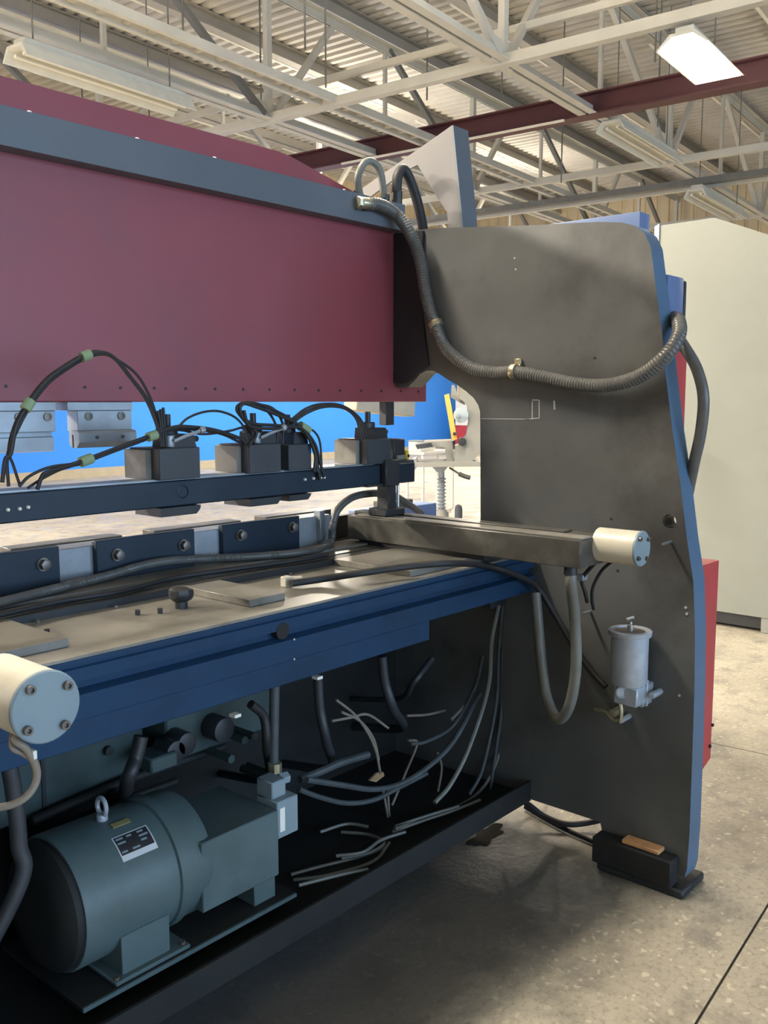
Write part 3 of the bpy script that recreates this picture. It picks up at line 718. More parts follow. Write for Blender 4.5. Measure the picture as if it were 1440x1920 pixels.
# arms with their drive motors
def arm(cx, first):
    b = B_(); box(b, (cx-0.08, 1.222, 1.0), (cx+0.08, 2.085, 1.078), bev=0.003); a = obj('arm', b, ARM, bgx)
    b = B_(); box(b, (cx-0.068, 1.225, 1.078), (cx-0.01, 2.05, 1.083), bev=0.001); obj('arm_rail', b, TABLE, a)
    b = B_(); box(b, (cx+0.012, 1.33, 1.078), (cx+0.066, 2.02, 1.0835), bev=0.001); obj('arm_rail', b, ARM, a)
    b = B_(); box(b, (cx-0.010, 1.33, 1.074), (cx+0.012, 2.03, 1.079)); obj('arm_slot', b, BLACK, a)
    b = B_(); box(b, (cx-0.06, 1.55, 0.984), (cx+0.06, 2.05, 1.002)); obj('arm_shoe', b, BLACK, a)
    b = B_(); box(b, (cx-0.04, 1.96, 1.0783), (cx+0.01, 2.09, 1.09), bev=0.002); obj('arm_end_plate', b, ARM, a)
    c = Vector((cx+0.035, 1.10, 1.055)) 
    r = 0.0475
    b = B_(); lathe(b, c+Vector((0, 0.004, 0)), (0, 1, 0), [(r, 0), (r, 0.122)], 32); mo = obj('drive_motor', b, BEIGE, bgx)
    b = B_(); lathe(b, c+Vector((0, 0.005, 0)), (0, -1, 0), [(r, 0), (r+0.001, 0.001), (r+0.001, 0.006), (r-0.001, 0.008), (0.001, 0.008)], 36); obj('motor_cap', b, CAPM, mo)
    for k in range(4):
        aa = math.radians(38+90*k)
        link('cap_screw', CAPSCREW, mo, Matrix.Translation(c+Vector((0.037*math.cos(aa), -0.003, 0.037*math.sin(aa)))) @ facing((0, -1, 0)))
    return a
arm(2.285, True); arm(0.555, False)
# stop blocks
def stop(x0, x1, zt, zb, lab, lever=True, extra=0.0):
    w = x1-x0
    b = B_(); box(b, (x0, YG-0.014, ZG1+0.004), (x1, YG+0.115, zt), bev=0.002)
    s = obj('stop_block', b, BLOCK, bgx)
    b = B_(); box(b, (x0-0.016, YG+0.02, ZG1+0.006), (x0+0.0005, YG+0.115, zt-0.004), bev=0.001); obj('slide_plate', b, TABLE, s)
    b = B_(); prism(b, [(x0+0.002, ZG0-0.001), (x1, ZG0-0.001), (x1-0.002, zb+0.012), (x1-0.014, zb), (x0+0.002, zb)], 1, YG-0.012, YG+0.10); obj('under_clamp', b, BLACK, s)
    cxm = x0+w*0.62
    b = B_(); prism(b, [(x0+w*0.36, zt), (x0+w*0.40, zt+0.034), (x0+w*0.92, zt+0.034), (x0+w*1.0, zt)], 1, YG+0.0, YG+0.08); obj('stop_head', b, BLACK, s)
    b = B_(); cyl(b, (cxm-0.015, YG+0.04, zt+0.03), (cxm-0.015, YG+0.04, zt+0.052), 0.028, n=14, bev=0.003); obj('clamp_collar', b, BLACK, s)
    b = B_(); cyl(b, (cxm-0.02, YG+0.03, zt+0.05), (cxm-0.02, YG+0.03, zt+0.085), 0.009, n=10); obj('clamp_screw', b, BLACK, s)
    b = B_(); cyl(b, (x1-0.012, YG+0.02, zt+0.022), (x1+0.018, YG+0.02, zt+0.020), 0.008, n=10, bev=0.002); obj('stop_pin', b, BLACK, s)
    if lever:
        b = B_()
        pts = [Vector((x0+w*0.38, YG-0.012, zt+0.018)), Vector((x0+w*0.62, YG-0.02, zt+0.030)), Vector((x0+w*0.95, YG-0.024, zt+0.042))]
        tube(b, pts, 0.0048, 8, 5); cyl(b, pts[0]+Vector((0, 0.02, -0.016)), pts[0]+Vector((0, 0.02, 0.014)), 0.013, n=12, bev=0.002)
        lathe(b, pts[2]-Vector((0.003, 0, 0)), (1, 0, 0.2), [(0.001, 0), (0.008, 0.003), (0.010, 0.010), (0.008, 0.017), (0.001, 0.020)], 10)
        obj('clamp_lever', b, TOOL, s)
    return s
zt_ = 1.333
stop(PY(292, 850, YG).x, PY(369, 850, YG).x, zt_, 1.160, '')
stop(PY(461, 850, YG).x, PY(521, 850, YG).x, zt_, 1.162, '')
stop(PY(535, 850, YG).x, PY(578, 850, YG).x, zt_-0.005, 1.165, '', False)
stop(PY(683, 850, YG).x, PY(727, 850, YG).x, zt_, 1.19, '', False)
b = B_(); p = PY(745, 840, YG+0.04); box(b, (p.x-0.03, YG+0.03, ZG1), (p.x+0.03, YG+0.10, zt_-0.006), bev=0.004); obj('stop_block', b, BLACK, bgx)
# white screws in a row on the bar, and cable glands above them
for q in ((14, 956), (36, 954), (52, 951), (571, 899), (587, 897), (600, 896), (607, 895)):
    p = PY(*q, YG); b = B_(); lathe(b, (p.x, YG, p.z), (0, -1, 0), [(0.0045, 0), (0.0045, 0.003), (0.003, 0.006), (0.0005, 0.007)], 12); obj('terminal_screw', b, WHITE, bgx)
p = PY(343, 922, YG); b = B_(); lathe(b, (p.x, YG+0.001, p.z), (0, -1, 0), [(0.018, 0), (0.018, 0.002), (0.015, 0.003), (0.014, 0.001), (0.001, 0.001)], 20); obj('bar_plug', b, BARM, bgx)
y_ = thing('yellow_clip', 'small yellow and black clip on the end of the back gauge bar', 'clip', (2.398, YG+0.045, 1.257))
p = Vector((2.398, YG, 1.27))
b = B_(); box(b, (p.x-0.007, YG+0.03, ZG1+0.008), (p.x+0.007, YG+0.06, ZG1+0.038), bev=0.003); obj('clip_body', b, YEL, y_)
b = B_(); cyl(b, (p.x+0.002, YG+0.029, ZG1+0.02), (p.x+0.002, YG+0.033, ZG1+0.02), 0.006, n=10); obj('clip_button', b, BLACK, y_)

# ------------------------------------------------------------------ electric motor and pump
em = thing('electric_motor', 'grey green electric motor with pump on a steel plate under the bed', 'motor', (1.2, 1.8, 0.195))
MY, MZ, MR = 1.80, 0.362, 0.150
b = B_(); box(b, (0.93, 1.640, 0.192), (1.535, 1.98, 0.204), bev=0.001); obj('mounting_plate', b, DARK, em)
b = B_(); box(b, (0.93, 1.634, 0.194), (1.535, 1.641, 0.204), bev=0.001); obj('plate_edge', b, TEAL, em)
b = B_(); lathe(b, (0.955, MY, MZ), (1, 0, 0), [(MR*0.985, 0), (MR, 0.006), (MR, 0.235), (MR*1.045, 0.238), (MR*1.045, 0.262), (MR*1.0, 0.266), (MR*1.0, 0.318), (MR*0.96, 0.335), (MR*0.80, 0.345)], 48)
shell = obj('motor_shell', b, TEAL, em)
b = B_(); lathe(b, (0.9545, MY, MZ), (-1, 0, 0), [(MR*0.95, 0), (MR*0.94, 0.015), (MR*0.80, 0.035), (MR*0.5, 0.040), (0.005, 0.041)], 36); obj('fan_cover', b, DARK, em)
b = B_(); box(b, (1.255, 1.655, 0.262), (1.495, 1.885, 0.434), bev=0.003); obj('pump_housing', b, TEAL, em)
b = B_(); box(b, (1.42, 1.665, 0.204), (1.49, 1.87, 0.263), bev=0.002); obj('pump_foot', b, TEAL, em)
b = B_(); box(b, (1.04, 1.660, 0.204), (1.165, 1.94, 0.300), bev=0.002); box(b, (1.015, 1.645, 0.204), (1.21, 1.95, 0.214), bev=0.002); obj('motor_foot', b, TEAL, em)
for (x, y) in ((1.195, 1.655), (1.02, 1.653)):
    link('foot_bolt', CAPSCREW, em, Matrix.Translation((x, y, 0.216)))
p0 = Vector((1.085, MY-MR*0.05, MZ+MR))
b = B_(); cyl(b, p0+Vector((0, 0, -0.01)), p0+Vector((0, 0, 0.014)), 0.013, n=14, bev=0.003)
tube(b, [p0+Vector((0.0, 0.018*math.cos(a), 0.030+0.020*math.sin(a))) for a in [math.radians(-90+k*30) for k in range(13)]], 0.0055, 8, 3); obj('lifting_eye', b, ALU, em)
# nameplate wrapped on the shell; its print is too small to read, so plain dark rows
a0, a1 = math.radians(119), math.radians(142)
def onshell(x, a, d): return Vector((x, MY+(MR+d)*math.cos(a), MZ+(MR+d)*math.sin(a)))
def patch(bm, x0, x1, aa, ab, d, n=5):
    lo = [[bm.verts.new(onshell(x, aa+(ab-aa)*k/n, d)) for k in range(n+1)] for x in (x0, x1)]
    li = [[bm.verts.new(onshell(x, aa+(ab-aa)*k/n, -0.002)) for k in range(n+1)] for x in (x0, x1)]
    for k in range(n):
        bm.faces.new((lo[0][k], lo[0][k+1], lo[1][k+1], lo[1][k])); bm.faces.new((li[0][k], li[1][k], li[1][k+1], li[0][k+1]))
        for s in (0, 1): bm.faces.new((lo[s][k], lo[s][k+1], li[s][k+1], li[s][k]))
    for k in (0, n): bm.faces.new((lo[0][k], lo[1][k], li[1][k], li[0][k]))
b = B_(); patch(b, 1.065, 1.155, a0, a1, 0.0015); npl = obj('nameplate', b, PLATEW, em); npl['label'] = 'small metal nameplate with dark print'
b = B_(); patch(b, 1.068, 1.152, a0+0.02, a0+(a1-a0)*0.78, 0.0019); obj('nameplate_field', b, BLACK, npl)
for r_ in range(4):
    for c_ in range(3):
        if random.random() < 0.85:
            x0 = 1.071+c_*0.027; aa = a0+0.045+r_*0.070
            b = B_(); patch(b, x0, x0+0.012+random.random()*0.011, aa, aa+0.03, 0.0023, 2); obj('print_row', b, CAPM, npl)
b = B_(); patch(b, 1.085, 1.130, math.radians(105), math.radians(110), 0.003, 3); obj('bare_patch', b, mat('ochre_patch', (0.22, 0.19, 0.08), 0.6), em)
b = B_(); box(b, (1.496, 1.66, 0.352), (1.568, 1.74, 0.450), bev=0.003); tb = obj('terminal_box', b, CAPM, em)
b = B_(); box(b, (1.503, 1.6585, 0.370), (1.520, 1.6605, 0.432)); obj('box_label', b, WHITE, tb)
b = B_(); box(b, (1.497, 1.68, 0.450), (1.545, 1.74, 0.495), bev=0.003); cyl(b, (1.545, 1.71, 0.482), (1.575, 1.71, 0.478), 0.016, n=6); obj('pipe_elbow', b, CAPM, em)

# ------------------------------------------------------------------ lubricator on the side frame
lu = thing('oil_lubricator', 'small cylindrical aluminium oil pot bolted to the side frame', 'oil pot', (XP-0.08, 1.2, 0.55))
lc = PX(1180, 1235, XP-0.075); LX, LY = XP-0.075, lc.y
ztop = PX(1180, 1180, LX).z; zbot = PX(1180, 1285, LX).z
b = B_(); lathe(b, (LX, LY, zbot), (0, 0, 1), [(0.030, 0), (0.048, 0.004), (0.054, 0.014), (0.054, ztop-zbot-0.018), (0.061, ztop-zbot-0.016), (0.063, ztop-zbot-0.002), (0.060, ztop-zbot), (0.050, ztop-zbot), (0.048, ztop-zbot-0.006), (0.002, ztop-zbot-0.006)], 36); obj('oil_bowl', b, ALU, lu)
b = B_(); lathe(b, (LX, LY, ztop-0.006), (0, 0, 1), [(0.046, 0), (0.044, 0.002), (0.001, 0.003)], 28); obj('bowl_lid', b, mat('lid_brown', (0.10, 0.085, 0.07), 0.5), lu)
b = B_(); lathe(b, (LX, LY, ztop-0.004), (0, 0, 1), [(0.009, 0), (0.009, 0.018), (0.006, 0.02), (0.006, 0.028)], 12); cyl(b, (LX-0.01, LY+0.008, ztop+0.030), (LX+0.006, LY-0.008, ztop+0.036), 0.005, n=8); obj('filler_cap', b, STEEL, lu)
b = B_(); box(b, (LX-0.035, LY-0.045, zbot-0.052), (XP, LY+0.030, zbot+0.004), bev=0.004); obj('valve_base', b, ALU, lu)
b = B_(); box(b, (LX+0.02, LY-0.05, zbot-0.06), (LX+0.03, LY-0.035, zbot+0.02), bev=0.002); obj('bracket_leg', b, ALU, lu)
gp = PX(1163, 1297, LX-0.035); b = B_(); lathe(b, (LX-0.03, gp.y, gp.z), (-0.8, -0.6, 0), [(0.018, 0), (0.018, 0.012), (0.014, 0.014), (0.013, 0.011), (0.001, 0.011)], 20); obj('gauge', b, ALU, lu)
for q, r, l in (((1201, 1322), 0.008, 0.022), ((1163, 1352), 0.008, 0.02), ((1148, 1338), 0.013, 0.02), ((1221, 1305), 0.010, 0.015)):
    p = PX(*q, XP-0.06); b = B_(); cyl(b, p, p+Vector((0.062, 0, 0)), r, n=8, bev=0.001); obj('port_fitting', b, BRASS if r > 0.012 else ALU, lu)
b = B_(); tube(b, [PX(1162, 1312, XP-0.06), PX(1165, 1335, XP-0.06), PX(1163, 1355, XP-0.06)], 0.006, 8, 5); tube(b, [PX(1163, 1352, XP-0.055), PX(1150, 1350, XP-0.055), PX(1135, 1335, XP-0.05), PX(1115, 1330, XP-0.04)], 0.005, 8, 5); obj('copper_line', b, BRASS, lu)

# ================================================================== hoses and cables
def hose(name, label, pts, r, material, cat='hose', group=None, n=10, res=8, pitch=0.0, depth=0.12, ends=()):
    b = B_(); tube(b, pts, r, n, res, pitch, depth)
    if not ends:
        o = obj(name, b, material); return tag(o, label, cat, group)
    t = thing(name, label, cat, pts[0], group)
    obj('hose_body' if cat == 'hose' else 'sheath', b, material, t)
    for e in ends:
        bb = B_(); e[1](bb); obj(e[0], bb, e[2], t)
    return t
# main flexible hose: from the band's fitting down over the frame and round its rear edge
pm = [PY(686, 382, YB-0.02), PY(712, 384, YB-0.028), PY(742, 402, 2.085), PY(770, 440, 2.04), PX(788, 490, XP-0.045), PX(800, 560, XP-0.036), PX(815, 606, XP-0.030), PX(836, 652, XP-0.028),
      PX(880, 688, XP-0.028), PX(925, 699, XP-0.028), PX(965, 698, XP-0.028), PX(1010, 705, XP-0.030), PX(1080, 720, XP-0.034), PX(1140, 722, XP-0.036), PX(1200, 705, XP-0.036), PX(1248, 668, XP-0.03),
      PX(1272, 630, XP+0.0), PX(1272, 603, XP+0.05), PX(1262, 596, XP+0.13)]
def fit1(b):
    a = PY(676, 380, YB-0.02); c = PY(700, 383, YB-0.025)
    cyl(b, a+Vector((-0.008, 0.006, 0)), a+Vector((0.004, 0.003, 0)), 0.021, n=6); cyl(b, a, c, 0.019, n=16, bev=0.002)
def clampring(q, d, ax):
    def f(b):
        i = PX(*q, XP-0.029); c = PX(q[0]+d[0], q[1]+d[1], XP-0.029); t = (c-i).normalized()
        cyl(b, i-t*0.010, i+t*0.010, 0.0250, n=18, bev=0.002)
        s = Vector((0, t.z, -t.y)) if ax > 0 else Vector((0, -t.z, t.y))
        m_ = i+s*0.030+Vector((0.022, 0, 0)); box(b, m_-Vector((0.006, 0.012, 0.012)), m_+Vector((0.006, 0.012, 0.012)), bev=0.002)
    return f
hose('flexible_hose', 'thick ribbed black hose looping over the side frame in two clamps', pm, 0.0215, CONDUIT, n=14, res=10, pitch=0.0095, depth=0.09,
     ends=[('hose_fitting', fit1, BRASS), ('hose_clamp', clampring((817, 608), (10, 22), -1), BRASS), ('hose_clamp', clampring((964, 697), (20, 0), 1), BRASS)])
# hose down the outer side behind the rear edge
hose('outer_hose', 'smooth grey black hose curving down outside the rear edge of the frame', [PX(1258, 612, XP+0.12), PX(1283, 650, XP+0.05), PX(1306, 690, XP+0.05), PX(1319, 745, XP+0.05), PX(1314, 810, XP+0.06), PX(1301, 870, XP+0.07), PX(1290, 925, XP+0.10)], 0.0165, CONDUIT, n=12)
# loop hose on the band and the angled tube beside it
hose('loop_hose', 'grey hose bent in a tight loop on top of the red beam', [PY(677, 375, 2.24), PY(671, 335, 2.22), PY(683, 306, 2.20), PY(700, 304, 2.19), PY(714, 325, 2.18), PY(720, 372, 2.17)], 0.0125, CONDUIT2, n=12, res=10)
def fit2(b):
    p = PY(722, 372, 2.17); cyl(b, p+Vector((0, 0, -0.03)), p+Vector((0, 0, 0.012)), 0.016, n=8)
def fit3(b):
    p = PY(744, 370, 2.15); cyl(b, p+Vector((0, 0, -0.03)), p+Vector((0, 0, 0.020)), 0.019, n=8); cyl(b, p+Vector((0, 0, -0.06)), p+Vector((0, 0, -0.028)), 0.012, n=12)
hose('bent_hose', 'black hose with swivel fitting arching down behind the side frame', [PY(743, 362, 2.15), PY(746, 330, 2.15), PY(757, 318, 2.15), PY(772, 345, 2.145), PY(788, 400, 2.14), PY(800, 470, 2.14)], 0.0178, RUBBER, n=12, res=10, ends=[('swivel_fitting', fit3, BLACK), ('elbow_fitting', fit2, BLACK)])

# conduit lying on the bed and looping over the arm
zc = 1.003
def bed(x, y):
    p = PZ(x, y, zc)
    return p if p.y < 2.075 else PY(x, y, 2.075)
pc_ = [bed(-60, 1145), bed(40, 1120), bed(120, 1100), bed(200, 1080), bed(260, 1062), bed(320, 1051), bed(400, 1047), bed(500, 1042), bed(580, 1033), PY(618, 1018, 2.06), PY(624, 985, 2.055), PY(634, 955, 2.05), PY(662, 932, 2.05), PY(700, 925, 2.05), PY(735, 928, 2.06), PY(765, 945, 2.07), PY(790, 962, 2.09)]
hose('bed_conduit', 'ribbed black conduit lying along the bed and looping over the right arm', pc_, 0.0125, CONDUIT, n=12, res=10, pitch=0.007, depth=0.1)
hose('bed_cable', 'thin black cable beside the ribbed conduit on the bed', [PZ(-40, 1162, 0.995), PZ(110, 1128, 0.995), PZ(220, 1110, 0.995), PZ(330, 1083, 0.995), PZ(460, 1064, 0.995), PZ(560, 1050, 0.995), PZ(614, 1040, 0.995)], 0.007, RUBBER, cat='cable')
# air line along the rear strip of the bed to the oil pot
def fit4(b):
    p = PZ(538, 1100, ZL); box(b, p+Vector((-0.014, -0.012, 0)), p+Vector((0.012, 0.012, 0.028)), bev=0.003)
    q = PZ(556, 1092, ZL+0.014); cyl(b, p+Vector((0.01, 0, 0.016)), q+Vector((0.02, 0, 0.004)), 0.011, n=8)
pl_ = [PZ(545, 1094, ZL+0.016), PZ(600, 1086, ZL+0.016), PZ(680, 1074, ZT_+0.014), PZ(760, 1063, ZT_+0.016), PZ(840, 1056, ZT_+0.018), PY(910, 1060, 1.55), PY(960, 1075, 1.53), PX(1003, 1098, XP-0.06), PX(1030, 1135, XP-0.03), PX(1075, 1210, XP-0.02), PX(1110, 1260, XP-0.02), PX(1136, 1288, XP-0.03)]
hose('oil_line', 'dark oil line running along the bed edge to the oil pot', pl_, 0.0095, RUBBER, n=10, ends=[('elbow_fitting', fit4, BEIGE)])
# U shaped hose under the arm
pu = [PX(1004, 1112, 2.46), PX(1010, 1180, 2.44), PX(1016, 1250, 2.42), PX(1026, 1310, 2.40), PX(1046, 1348, 2.37), PX(1068, 1322, 2.34), PX(1080, 1250, 2.32), PX(1078, 1160, 2.30), PY(1071, 1100, 1.262), PY(1070, 1068, 1.262)]
def fit5(b):
    p = PY(1070, 1064, 1.262); cyl(b, p+Vector((0, 0, -0.02)), Vector((p.x, p.y, 1.001)), 0.018, n=10)
hose('drop_hose', 'fat grey hose hanging in a U below the right arm', pu, 0.0165, CONDUIT2, n=14, res=10, pitch=0.007, depth=0.05, ends=[('gland', fit5, BLACK)])
# short leads under the right drive motor
hose('motor_lead', 'black lead hanging from the right drive motor', [Vector((2.33, 1.19, 1.01)), PX(1128, 1070, 2.40), PX(1112, 1100, 2.42), PX(1110, 1125, 2.44), PX(1113, 1142, 2.46)], 0.005, RUBBER, cat='cable')
hose('connector_lead', 'short dark lead with a pale connector under the right arm', [Vector((2.31, 1.235, 1.0)), PX(1092, 1085, 2.33), PX(1097, 1110, 2.35), PX(1101, 1128, 2.38)], 0.006, RUBBER, cat='cable',
     ends=[('connector', lambda b: box(b, PX(1092, 1084, 2.33)-Vector((0.014, 0.01, 0.006)), PX(1092, 1084, 2.33)+Vector((0.014, 0.01, 0.012)), bev=0.002), TOOL)])
# leads of the left drive motor
hose('motor_lead', 'tan lead hanging in a loop below the left drive motor', [Vector((0.60, 1.16, 1.01)), PY(28, 1385, 1.13), PY(50, 1405, 1.12), PY(68, 1440, 1.12), PY(66, 1470, 1.12), PY(45, 1497, 1.12), PY(10, 1512, 1.13), PY(-40, 1515, 1.15)], 0.0052, TANCAB, cat='cable')
hose('motor_lead', 'second tan lead joining the loop below the left drive motor', [Vector((0.585, 1.18, 1.01)), PY(22, 1400, 1.135), PY(42, 1413, 1.128), PY(60, 1424, 1.124)], 0.0035, TANCAB, cat='cable',
     ends=[('cable_tie', lambda b: box(b, PY(62, 1414, 1.12)-Vector((0.003, 0.006, 0.006)), PY(62, 1414, 1.12)+Vector((0.003, 0.006, 0.006)), bev=0.001), WHITE)])
# cable bundles of the back gauge
YW = YG-0.012
def wire(label, pts, r=0.0048, y=YW, dy=0.0, tapes=(), group='signal cables of the back gauge'):
    return hose('signal_cable', label, [PY(q[0], q[1], (q[2] if len(q) > 2 else y)+dy) for q in pts], r, RUBBER, cat='cable', group=group, n=8, res=8,
                ends=[('cable_tape', (lambda q0, q1, rr: (lambda b: cyl(b, PY(*q0, y+dy), PY(*q1, y+dy), rr, n=12)))(*tp), TAPE) for tp in tapes])
big = 'black cable of the high arched bundle before the red beam'
arch = [(20, 850), (30, 800), (52, 760), (85, 717), (120, 690), (158, 668), (190, 661), (215, 672), (243, 706), (272, 745), (292, 790), (305, 835)]
wire('thickest black cable of the high arch with two green tapes', [(4, 905), (10, 862)]+arch, 0.005, tapes=[((47, 768), (58, 750), 0.0125), ((153, 670), (169, 664), 0.012)])
wire('middle '+big, [(16, 912), (14, 855)]+[(x+4, y+3) for x, y in arch[1:]], 0.004, dy=0.010)
wire('thinnest '+big, [(38, 912), (24, 870), (16, 845)]+[(x-3, y-2) for x, y in arch[1:7]]+[(222, 676), (256, 702), (280, 742), (294, 785), (303, 835)], 0.0035, dy=0.016)
low = 'black cable of the sloping bundle above the back gauge bar'
slope = [(90, 885), (150, 866), (220, 840), (285, 816), (320, 803), (345, 800)]
wire('thickest black cable of the sloping bundle with two green tapes', [(70, 918), (78, 895)]+slope+[(400, 806), (450, 822), (460, 830)], 0.005, tapes=[((151, 867), (172, 859), 0.0125), ((277, 820), (293, 815), 0.012)])
wire('second '+low, [(36, 912), (55, 893), (90, 877), (130, 871)]+[(x, y+4) for x, y in slope[1:]]+[(410, 812), (455, 832)], 0.0037, dy=0.010)
wire('thinnest '+low, [(52, 915), (75, 900), (110, 882)]+[(x, y+3) for x, y in slope[1:4]]+[(330, 806), (380, 814), (430, 808), (455, 802), (470, 812), (478, 832)], 0.0033, dy=0.016)
wire('thin black cable arching between the first two stop blocks', [(335, 800), (352, 784), (380, 773), (410, 771), (440, 782), (458, 803), (464, 832)], 0.0033)
for k in range(3):
    wire(['left', 'middle', 'right'][k]+' of three short black cables dropping into the leftmost stop block', [(296+5*k, 770-3*k), (301+4*k, 800), (302+5*k, 838)], 0.0035, dy=0.004*k, group='leads of the leftmost stop block')
coil = 'black cable of the coiled bundle at the middle stop blocks'
for k in range(4):
    d = 3*k
    wire(['outermost black cable of the coil at the middle stop blocks, with green tape', 'black cable lying across the lower part of the coil', 'innermost tall black cable of the coil at the middle blocks', 'lowest black cable crossing the coil at the middle blocks'][k], [(460+d, 836), (475+d, 812), (455+d, 785+d), (444+d, 768), (452+d, 757), (480, 757+d), (520, 772+d), (560, 797), (585+k*2, 830), (595+k*3, 870), (600+k*4, 900-3*k)] if k % 2 == 0 else
         [(448+d, 770), (470, 790+d), (520, 795+d), (565, 803), (590, 840+d), (598-d, 885)], 0.0046, dy=-0.004*k, group='coiled cables at the middle stop blocks',
         tapes=[((562, 798), (578, 808), 0.014)] if k == 0 else ())
wire('black cable rising from the middle block to the coil', [(520, 836), (518, 800), (500, 770), (470, 760)], 0.0037, dy=0.012)
wire('second black cable rising from the middle block to the coil', [(530, 832), (530, 795), (512, 766), (480, 757)], 0.0037, dy=0.016)
far4 = 'black cable arching over to the rightmost stop block'
for k in range(3):
    wire([ 'lowest', 'middle', 'highest'][k]+' of three '+far4.replace('cable', 'cables', 1), [(540, 800-4*k), (575, 775-5*k), (610, 763-3*k), (645, 766-2*k), (668+4*k, 786), (677+6*k, 824)], 0.0035, dy=0.006*k, group='cables to the rightmost stop block')
wire('thin black cable dropping to the bar right of the coil', [(572, 800), (590, 810), (600, 830), (603, 872)], 0.0033, dy=0.004)

# cables in the hollow under the bed
fan = 'thin grey cable fanning down from the bed to the oil pan'
GF = 'thin cables fanning down under the bed'
def guts(label, pts, r, material, group=None, y=1.70):
    return hose('hanging_cable', label, [PY(q[0], q[1], q[2] if len(q) > 2 else y) for q in pts], r, material, cat='cable', group=group, n=8, res=7)
b = B_(); box(b, PY(918, 1136, 1.70)-Vector((0.02, 0.02, 0.006)), PY(950, 1128, 1.70)+Vector((0.02, 0.02, 0.05)), bev=0.003); obj('cable_clamp', b, BLOCK, pb)
paths = [
 [(935, 1135), (922, 1200), (915, 1290), (880, 1400), (845, 1470), (815, 1505)],
 [(942, 1135), (935, 1220), (930, 1320), (905, 1440), (880, 1490)],
 [(946, 1135), (942, 1230), (940, 1330), (925, 1440), (918, 1490)],
 [(950, 1135), (950, 1220), (948, 1330), (930, 1430), (880, 1500), (740, 1555)],
 [(953, 1135), (956, 1220), (968, 1310), (975, 1400), (965, 1465)],
 [(956, 1135), (964, 1240), (985, 1340), (1000, 1380), (1030, 1445)],
 [(958, 1140), (968, 1270), (995, 1350), (990, 1405), (960, 1425), (945, 1400), (948, 1340)],
 [(948, 1140), (946, 1270), (950, 1390), (955, 1440), (940, 1480)],
 [(905, 1230), (890, 1290), (850, 1360), (800, 1390), (770, 1395)],
 [(900, 1255), (880, 1310), (845, 1350)]]
ORD = ['first', 'second', 'third', 'fourth', 'fifth', 'sixth', 'seventh', 'eighth', 'ninth', 'tenth']
FANL = ['thickest grey cable fanning down left of the bundle under the bed', 'grey cable at the left side of the hanging bundle, ending beside the base rail', 'grey cable hanging straightest in the bundle under the bed', 'long grey cable from the bundle that turns left along the oil pan',
        'grey cable hanging right of the bundle and ending above the base rail', 'rightmost grey cable of the bundle, slanting toward the side frame', 'grey cable of the bundle bent up into a small loop', 'grey cable behind the bundle reaching down between its neighbours', 'thin grey cable sweeping far left from the bundle to the middle of the hollow', 'short thin grey cable beside the far left sweep']
for i, q in enumerate(paths): guts(FANL[i], q, 0.0058 if i else 0.0075, GREYCAB if i % 3 else CONDUIT2, GF, 1.68+0.008*i)
loopg = 'sagging blue grey cable across the hollow under the bed'
guts('upper sagging blue grey cable across the hollow under the bed', [(575, 1462), (640, 1472), (700, 1480), (750, 1470), (800, 1440), (850, 1390), (900, 1300)], 0.0085, GREYCAB, y=1.72)
guts('lower sagging blue grey cable across the hollow under the bed', [(560, 1480), (600, 1495), (650, 1506), (700, 1500), (745, 1478), (800, 1450)], 0.0075, GREYCAB, y=1.74)
guts('straight blue grey cable leaving the terminal box upward', [(562, 1462), (600, 1447), (640, 1430), (690, 1415)], 0.011, GREYCAB, y=1.76)
TANL = ['longest thin tan cable curving down to the torn card', 'thin tan cable following the longest one to the card', 'thin tan cable arching nearly level below the bed', 'short thin tan cable lying level at the back, right of the pipes', 'thin tan cable bent sharply and hanging right of the card', 'thin tan cable hanging straight below the card, left of a pair', 'thin tan cable hanging straight below the card, right of a pair', 'short thin tan cable hanging between the sagging cables and the bundle']
for qi, q in enumerate(([(630, 1312), (665, 1340), (690, 1375), (705, 1410), (713, 1450)], [(640, 1335), (675, 1352), (700, 1385), (710, 1425)], [(622, 1352), (660, 1345), (690, 1340), (728, 1365)], [(763, 1342), (800, 1340), (835, 1332)], [(765, 1388), (782, 1394), (760, 1450), (735, 1510)], [(718, 1480), (725, 1520), (728, 1550)], [(727, 1485), (730, 1530), (735, 1550)], [(820, 1410), (828, 1440), (820, 1490)])):
    guts(TANL[qi], q, 0.0042, TANCAB, 'loose tan cables in the hollow', 1.82)
for k, q in enumerate(([(545, 1640), (600, 1625), (680, 1605), (720, 1590)], [(550, 1650), (620, 1640), (700, 1615), (730, 1580)], [(640, 1610), (690, 1600), (720, 1580), (690, 1565), (640, 1560)], [(600, 1560), (650, 1545), (690, 1550)], [(735, 1560), (790, 1540), (850, 1520), (900, 1500)], [(740, 1550), (800, 1530), (860, 1512)], [(630, 1605), (680, 1598), (715, 1575), (760, 1560)], [(560, 1660), (640, 1640), (690, 1630)])):
    hose('pan_cable', ['grey cable lying on the oil pan just right of the pump', 'grey cable on the oil pan curving up at its right end', 'grey cable on the oil pan doubled back in a hook', 'short grey cable on the pan behind the hooked one', 'upper of two grey cables running right along the base rail', 'lower of two grey cables running right along the base rail', 'grey cable on the pan inside the hooked one', 'grey cable on the oil pan nearest the base rail'][k], [PZ(x, y, 0.158+0.004*k) for x, y in q], 0.005, CONDUIT2, cat='cable', group='cables lying on the oil pan', n=8)
